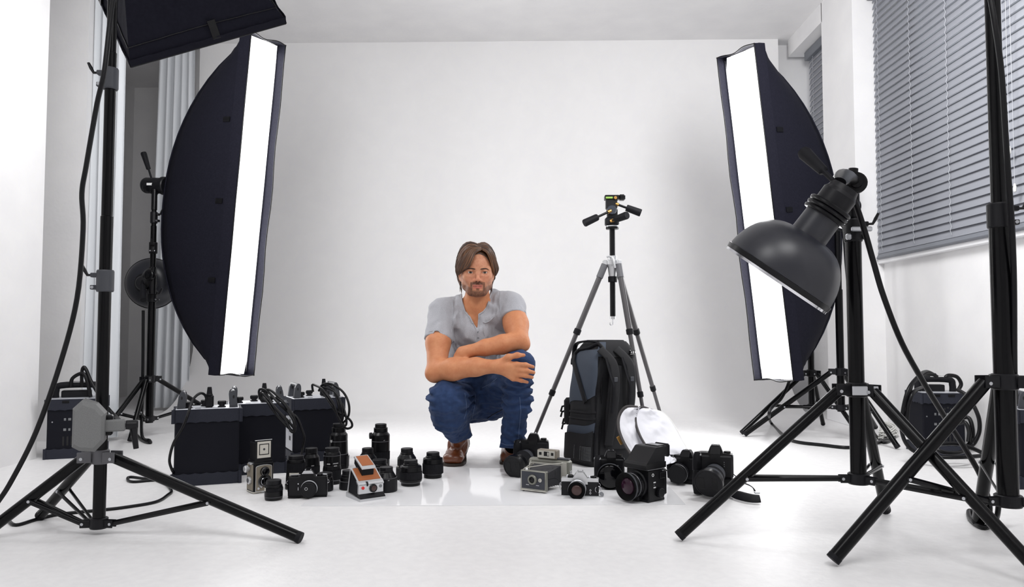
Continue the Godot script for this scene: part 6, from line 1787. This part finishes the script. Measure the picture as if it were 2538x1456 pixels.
	# combed front: each lock lies between the inner edge along the forehead and the outer silhouette
	var inner := {-1.0: [V(0.018, 0.1, -0.012), V(-0.009, 0.086, 0.004), V(-0.022, 0.056, 0.014), V(-0.034, 0.03, 0.013), V(-0.051, 0.011, 0.0), V(-0.068, -0.004, -0.035)], 1.0: [V(0.02, 0.1, -0.012), V(0.041, 0.085, -0.004), V(0.056, 0.054, -0.004), V(0.063, 0.028, -0.014), V(0.069, 0.002, -0.034), V(0.075, -0.02, -0.055)]}
	var outer := {-1.0: [V(0.006, 0.118, -0.055), V(-0.04, 0.106, -0.055), V(-0.074, 0.068, -0.058), V(-0.092, 0.028, -0.065), V(-0.092, 0.0, -0.072), V(-0.084, -0.032, -0.085)], 1.0: [V(0.014, 0.113, -0.055), V(0.042, 0.107, -0.055), V(0.067, 0.074, -0.058), V(0.082, 0.04, -0.062), V(0.088, 0.016, -0.068), V(0.08, -0.014, -0.08)]}
	for side in [-1.0, 1.0]:
		for k in 130:
			var u := k / 129.0
			var pts := []
			var jit := rng.randf_range(-0.03, 0.03)
			var cut := rng.randf_range(0.8, 1.0)
			for i in 6:
				var a: Vector3 = inner[side][i]; var c: Vector3 = outer[side][i]
				var q := a.lerp(c, clampf(u + jit, 0.0, 1.0))
				# the sheet of hair bulges away from the skull between its two edges
				var bulge := sin(PI * u) * (0.016 if i > 0 and i < 5 else 0.008)
				q += (q - V(0, 0.02, -0.085)).normalized() * (bulge + rng.randf_range(-0.0012, 0.0012))
				pts.append(q)
			var cp := curve(pts, 4)
			cp = cp.slice(0, int(cp.size() * cut))
			var rr := []
			var r0 := rng.randf_range(0.0026, 0.004)
			for i in cp.size():
				var t := i / float(cp.size() - 1)
				rr.append(r0 * clampf(minf(t * 6.0 + 0.5, (1.0 - t) * 4.0 + 0.12), 0.0, 1.0))
			var light := clampf(rng.randf() * 0.55 + (0.4 if (u < 0.3 and rng.randf() < 0.45) else 0.0), 0.0, 1.0)
			hair.col = lin(44, 28, 19).lerp(lin(120, 80, 51), light)
			hair.tube(cp, rr, 6, true, 0.6, V(0, 0, 1))
	# tufts over the ears and down the nape
	for side in [-1.0, 1.0]:
		for k in 26:
			var y0 := rng.randf_range(0.0, 0.03)
			var z0 := rng.randf_range(-0.14, -0.1)
			var end_y := rng.randf_range(-0.1, -0.05)
			var flick := rng.randf_range(0.0, 0.014)
			hair.col = lin(44, 29, 21).lerp(lin(92, 62, 42), rng.randf())
			hair.tube(curve([V(side * 0.083, y0, z0), V(side * 0.085, y0 - 0.03, z0 - 0.002), V(side * 0.074, (y0 + end_y) / 2 - 0.012, z0 + 0.004), V(side * (0.062 + flick), end_y, z0 + 0.012)], 3), [0.004, 0.0048, 0.005, 0.0052, 0.005, 0.0046, 0.004, 0.003, 0.0018, 0.0006], 6, true, 0.55)
	wpart(o, "hair", hair.move(T), hm, "brown side-parted hair swept to both sides")
	for s in [-1.0, 1.0]:
		var bg := G()
		var bp := []
		for q in [[0.05, 0.0095], [0.046, 0.0125], [0.041, 0.0148], [0.035, 0.0158], [0.029, 0.0158], [0.023, 0.015], [0.017, 0.0138], [0.0115, 0.0126]]:
			bp.append(h.march(V(s * q[0], q[1], 0.06), V(0, 0, -1), 0.0, 0.1) + V(0, 0, 0.0004))
		bg.tube(bp, [0.0007, 0.0014, 0.002, 0.0024, 0.0026, 0.0028, 0.0028, 0.0018], 8, true, 0.45, V(0, 0, 1))
		wpart(o, "eyebrow", bg.move(T), mat("brow", rgb(66, 45, 34), 0.8))
	# ---- shirt
	var shirt_m := tri_mat("heather_grey", rgb(182, 182, 187), 0.85, 3.2, noise_tex(0.12, Color(0.85, 0.85, 0.86), Color(1, 1, 1), 61, 512, 3), noise_tex(0.4, Color.BLACK, Color.WHITE, 62, 512, 2, true, 2.0), 0.2, {"rim_enabled": true, "rim": 0.15})
	var t := Flesh.new()
	t.ell(at(1181, 822, 3.55), V(0.155, 0.105, 0.102), Basis(), 0.05)
	t.cap(at(1106, 786, 3.525), at(1258, 776, 3.525), 0.068, 0.066, 0.05)
	t.cap(at(1152, 752, 3.535), at(1106, 780, 3.52), 0.045, 0.06, 0.04)
	t.cap(at(1219, 742, 3.535), at(1262, 762, 3.52), 0.048, 0.06, 0.04)
	t.ell(at(1182, 882, 3.61), V(0.138, 0.085, 0.1), Basis(), 0.05)
	var hemR := at(1086, 845, 3.43); var dirR := (at(1086, 850, 3.42) - SR).normalized()
	var hemL := at(1274, 791, 3.46); var dirL := (EL - SL).normalized()
	t.chain([SR, hemR + dirR * 0.03], [0.0645, 0.0615], 0.04)
	t.chain([SL, hemL + dirL * 0.03], [0.0615, 0.0585], 0.04)
	var neck := P2([1144, 690, 1145, 727, 1147, 747, 1155, 771, 1168, 787, 1173, 801, 1183, 815, 1185, 790, 1185, 778, 1196, 770, 1206, 756, 1212, 734, 1218, 714, 1222, 690])
	var ycut := at(1182, 912, 3.58).y
	t.post = func(q: Vector3, d: float) -> float:
		if d > 0.05: return d
		var w := no.get_noise_3d(q.x * 4.0, q.y * 4.0, q.z * 4.0)
		# soft folds: slanting over the belly, drawn towards the armpits higher up
		var fo := sin((q.x * 26.0 + (q.y - 0.55) * 62.0) + w * 7.0) * 0.0072 + sin((q.x * -48.0 + q.y * 40.0) + w * 9.0) * 0.005
		if absf(q.x - SR.x * 0.5 - SL.x * 0.5) > 0.1: fo *= 0.3
		d = maxf(d, ycut - q.y)
		d += fo * smoothstep(0.86, 0.66, q.y) + no.get_noise_3d(q.x * 26.0, q.y * 9.0, q.z * 20.0) * (0.007 if absf(q.x - SR.x * 0.5 - SL.x * 0.5) < 0.1 else 0.003)
		var sr := (q - hemR).dot(dirR)
		if sr > -0.03 and q.x < SR.x + 0.075 and (q - hemR).length() < 0.11: d = maxf(d, sr)
		var sl := (q - hemL).dot(dirL)
		if sl > -0.03 and q.x > SL.x - 0.07 and (q - hemL).length() < 0.1: d = maxf(d, sl)
		if q.z > -3.62:
			var u := proj(q)
			if u.x > 1120 and u.x < 1245 and u.y < 835:
				var m := 1e4
				for i in neck.size():
					m = minf(m, u.distance_to(Geometry2D.get_closest_point_to_segment(u, neck[i], neck[(i + 1) % neck.size()])))
				if not Geometry2D.is_point_in_polygon(u, neck): m = -m
				d = maxf(d, m * 0.00184)
		return d
	var tg := G()
	t.mesh(at(1181, 830, 3.55) - V(0.25, 0.28, 0.16), at(1181, 830, 3.55) + V(0.25, 0.24, 0.16), 0.0046, tg)
	var shirt := wpart(o, "shirt", tg, shirt_m, "grey short-sleeved henley shirt")
	var hit := func(fl2: Flesh, px: float, py: float, off: float) -> Vector3:
		var d := ray(px, py).normalized()
		return fl2.march(EYE, d, 2.9, 4.2) - d * off
	var seam := func(owner2: Node3D, called: String, fl2: Flesh, a: Array, r: float, m: Material, off := 0.0005) -> void:
		var p := []
		for k in a.size() - 1:
			for i in 6:
				var q: Vector2 = Vector2(a[k][0], a[k][1]).lerp(Vector2(a[k + 1][0], a[k + 1][1]), i / 6.0)
				p.append(hit.call(fl2, q.x, q.y, off))
		p.append(hit.call(fl2, a[a.size() - 1][0], a[a.size() - 1][1], off))
		wpart(owner2, called, G().tube(p, r, 6), m)
	seam.call(shirt, "placket_edge", t, [[1170, 795], [1176, 808], [1181, 818], [1182, 850]], 0.0018, shirt_m)
	seam.call(shirt, "placket_edge", t, [[1187, 790], [1188, 815], [1190, 850]], 0.0018, shirt_m)
	for y in [824, 838, 852]:
		var c: Vector3 = hit.call(t, 1185.5, y, 0.0005)
		wpart(shirt, "button", G().lathe(pr([0, 0, 0.0042, 0, 0.0045, 0.0012, 0.0035, 0.002, 0, 0.0016]), 14, along(c, (EYE - c))), M.mid_grey)
	seam.call(shirt, "collar_band", t, [[1143, 730], [1145, 749], [1152.5, 773], [1166, 790], [1171, 802]], 0.0034, shirt_m)
	seam.call(shirt, "collar_band", t, [[1187, 790], [1187, 780], [1198, 773], [1209, 758], [1214.5, 736], [1220, 718]], 0.0034, shirt_m)
	seam.call(shirt, "pocket_hem", t, [[1197, 799], [1204, 801], [1213, 797], [1223, 787]], 0.0026, shirt_m)
	seam.call(shirt, "pocket_seam", t, [[1197, 799], [1198, 822], [1202, 834]], 0.0012, shirt_m)
	seam.call(shirt, "sleeve_seam", t, [[1121, 742], [1124, 770], [1122, 800], [1118, 825]], 0.0014, shirt_m)
	seam.call(shirt, "sleeve_seam", t, [[1240, 722], [1238, 750], [1242, 780], [1245, 800]], 0.0014, shirt_m)
	for e in [[hemR, dirR, SR, 0.061], [hemL, dirL, SL, 0.0575]]:
		var p := []
		var xf := along(e[0] - e[1] * 0.014, e[1])
		for k in 25: p.append(xf * V(cos(TAU * k / 24) * (e[3] + 0.0012), 0, sin(TAU * k / 24) * (e[3] + 0.0012)))
		wpart(shirt, "cuff_seam", G().tube(p, 0.0012, 5, false), shirt_m)
	# ---- jeans
	var jean_m := tri_mat("denim", rgb(41, 65, 106), 0.9, 5.0, noise_tex(0.012, Color(0.68, 0.72, 0.77), Color(1, 1, 1), 71, 512, 5), noise_tex(0.45, Color.BLACK, Color.WHITE, 72, 512, 2, true, 3.0), 0.35, {"rim_enabled": true, "rim": 0.1})
	var KR := at(1109, 990, 3.335); var KL := at(1287, 907, 3.345)
	var AR := at(1138, 1078, 3.6)
	var J := Flesh.new()
	J.ell(at(1186, 982, 3.76), V(0.17, 0.118, 0.125), Basis(), 0.06)
	J.ell(at(1184, 938, 3.7), V(0.142, 0.07, 0.112), Basis(), 0.06)
	J.cap(at(1158, 998, 3.72), KR, 0.1, 0.077, 0.045)
	J.cap(at(1218, 985, 3.72), KL, 0.1, 0.062, 0.045)
	J.chain([KR, at(1113, 1030, 3.4), at(1130, 1062, 3.54), AR, at(1142, 1100, 3.64)], [0.077, 0.073, 0.056, 0.05, 0.05], 0.03)
	J.chain([KL, at(1282, 1000, 3.43), at(1273, 1062, 3.51), at(1270, 1100, 3.54), at(1270, 1130, 3.54)], [0.064, 0.059, 0.05, 0.054, 0.054], 0.03)
	var hemJR := at(1138, 1084, 3.6); var dJR := V(0.05, -1, -0.25).normalized()
	var hemJL := at(1270, 1108, 3.54)
	J.post = func(q: Vector3, d: float) -> float:
		if d > 0.05: return d
		var w := no.get_noise_3d(q.x * 5.0, q.y * 5.0, q.z * 5.0)
		var lowR := clampf((0.26 - q.y) * 6.0, 0.0, 1.0)
		d += sin(q.y * 95.0 + q.x * 30.0 + w * 8.0) * 0.006 * lowR + no.get_noise_3d(q.x * 14.0, q.y * 30.0, q.z * 14.0) * 0.008
		# creases pinched at the sides of the bent knee
		var kd := absf(q.x - KR.x) - 0.05
		if kd > -0.02 and q.z > -3.5 and absf(q.y - KR.y) < 0.09: d += sin((q.y - KR.y) * 150.0 + w * 6.0 + (q.x - KR.x) * 20.0) * 0.0075 * smoothstep(-0.02, 0.02, kd) * smoothstep(0.09, 0.04, absf(q.y - KR.y))
		if (q - hemJR).length() < 0.13 and q.x < -0.22: d = maxf(d, (q - hemJR).dot(dJR))
		if (q - hemJL).length() < 0.13 and q.x > -0.2: d = maxf(d, hemJL.y - q.y)
		return d
	var jg := G()
	J.mesh(at(1190, 1000, 3.55) - V(0.27, 0.22, 0.36), at(1190, 1000, 3.55) + V(0.29, 0.27, 0.3), 0.005, jg)
	var jeans := wpart(o, "jeans", jg, jean_m, "blue denim jeans")
	var th := mat("denim_thread", rgb(86, 104, 138), 0.8)
	seam.call(jeans, "inner_seam", J, [[1178, 978], [1178, 1000], [1174, 1020], [1170, 1038]], 0.0013, th)
	seam.call(jeans, "seat_seam", J, [[1208, 1038], [1222, 1028], [1245, 1016]], 0.0016, M.ink_black)
	seam.call(jeans, "leg_seam", J, [[1288, 985], [1291, 1020], [1287, 1060], [1284, 1095]], 0.0013, th)
	seam.call(jeans, "pocket_seam", J, [[1195, 962], [1215, 952], [1232, 938]], 0.0013, th)
	seam.call(jeans, "leg_seam", J, [[1152, 975], [1156, 1000], [1156, 1020], [1150, 1040]], 0.0013, th)
	seam.call(jeans, "hem_stitch", J, [[1242, 1099], [1255, 1104], [1270, 1104], [1285, 1101]], 0.0014, th)
	# ---- shoes
	var lea := tri_mat("brown_leather", rgb(124, 66, 34), 0.32, 9.0, noise_tex(0.03, Color(0.72, 0.68, 0.66), Color(1, 1, 1), 81, 512, 4), noise_tex(0.2, Color.BLACK, Color.WHITE, 82, 512, 3, true, 2.0), 0.25, {"clearcoat_enabled": true, "clearcoat": 0.3, "clearcoat_roughness": 0.25})
	var sole_m := mat("shoe_sole", rgb(44, 34, 28), 0.6)
	var lace_m := mat("shoe_lace", rgb(70, 38, 22), 0.7)
	for sh in [
		{"toe": fl(1121, 1156), "dir": V(0.14, 0, -1), "rise": 0.075, "ank": at(1136, 1086, 3.6)},
		{"toe": fl(1264, 1152), "dir": V(0.04, 0, -1), "rise": 0.0, "ank": at(1270, 1105, 3.56)}]:
		var d: Vector3 = sh.dir.normalized()
		var sd := V(-d.z, 0, d.x)
		var toe: Vector3 = sh.toe
		var ris: float = sh.rise
		var P := func(l: float, y: float, x := 0.0) -> Vector3:
			# l runs from the toe tip back to the heel; the sole bends up behind the ball
			var up := ris * maxf(0.0, l - 0.09) / 0.17
			return toe + d * (l - 0.02 - 0.25 * up) + V(0, y + up, 0) + sd * x
		var f := Flesh.new()
		f.ell(P.call(0.045, 0.036), V(0.045, 0.028, 0.05), Basis(), 0.02)
		f.cap(P.call(0.03, 0.03, -0.022), P.call(0.03, 0.03, 0.022), 0.021, 0.021, 0.02)
		f.cap(P.call(0.09, 0.046), P.call(0.15, 0.066), 0.042, 0.04, 0.03)
		f.cap(P.call(0.15, 0.06), sh.ank, 0.04, 0.041, 0.03)
		f.cap(P.call(0.15, 0.045), P.call(0.25, 0.05), 0.036, 0.035, 0.03)
		f.cap(P.call(0.255, 0.05), P.call(0.25, 0.1), 0.034, 0.034, 0.03)
		f.post = func(q: Vector3, dd: float) -> float:
			var lx := (q - toe).dot(d) + 0.02
			var up := ris * maxf(0.0, lx - 0.09) / 0.17
			var crease := 0.0
			if ris > 0.0 and lx > 0.06 and lx < 0.115: crease = 0.0022 * sin((lx - 0.06) * 330.0)
			return maxf(dd + crease, 0.012 + up - (q.y - 0.0))
		var sg := G()
		f.mesh(toe + V(-0.1, -0.01, -0.36), toe + V(0.12, 0.24, 0.06), 0.0036, sg)
		var shoe := wpart(o, "shoe", sg, lea, "brown leather lace-up shoe")
		# welted sole following the bend
		var top := []; var bot := []
		for i in 17:
			var l := i / 16.0 * 0.285
			var hw := 0.05 * sqrt(clampf(1.0 - pow(maxf(0.0, 0.04 - l) / 0.042, 2.4), 0.0, 1.0))
			if l > 0.1: hw = lerpf(0.05, 0.036, clampf((l - 0.1) / 0.06, 0, 1))
			if l > 0.25: hw = 0.036 * sqrt(clampf(1.0 - pow((l - 0.25) / 0.037, 2.0), 0.02, 1.0))
			var r := []
			for k in [-1.0, -0.5, 0.0, 0.5, 1.0]: r.append(P.call(l - 0.004, 0.0135, k * hw))
			top.append(r)
		wpart(shoe, "sole", G().sheet(top, 0.013, Vector3.UP), sole_m)
		if ris < 0.05 or true:
			var hg2 := G().box(P.call(0.24, -0.004), V(0.062, 0.024, 0.06), 0.006, Basis(sd, Vector3.UP, sd.cross(Vector3.UP)).rotated(sd, 0.0))
			if ris > 0.0: wpart(shoe, "heel", hg2, sole_m)
		for k in 4:
			var l := 0.1 + 0.018 * k
			var a: Vector3 = f.march(P.call(l, 0.2, -0.016), Vector3.DOWN, 0.0, 0.2)
			var m2: Vector3 = f.march(P.call(l + 0.004, 0.2, 0.0), Vector3.DOWN, 0.0, 0.2) + V(0, 0.002, 0)
			var c2: Vector3 = f.march(P.call(l, 0.2, 0.016), Vector3.DOWN, 0.0, 0.2)
			wpart(shoe, "lace", G().tube([a, m2, c2], 0.002, 6), lace_m)
		var bw: Vector3 = f.march(P.call(0.155, 0.2, 0.0), Vector3.DOWN, 0.0, 0.2) + V(0, 0.003, 0.004)
		wpart(shoe, "lace", G().tube(curve([bw, bw + sd * 0.03 + V(0, -0.004, 0.02), bw + sd * 0.02 + V(0, -0.026, 0.026), bw + V(0, 0.001, 0.003), bw - sd * 0.026 + V(0, -0.006, 0.02), bw - sd * 0.02 + V(0, -0.03, 0.028), bw], 5), 0.0019, 6), lace_m)
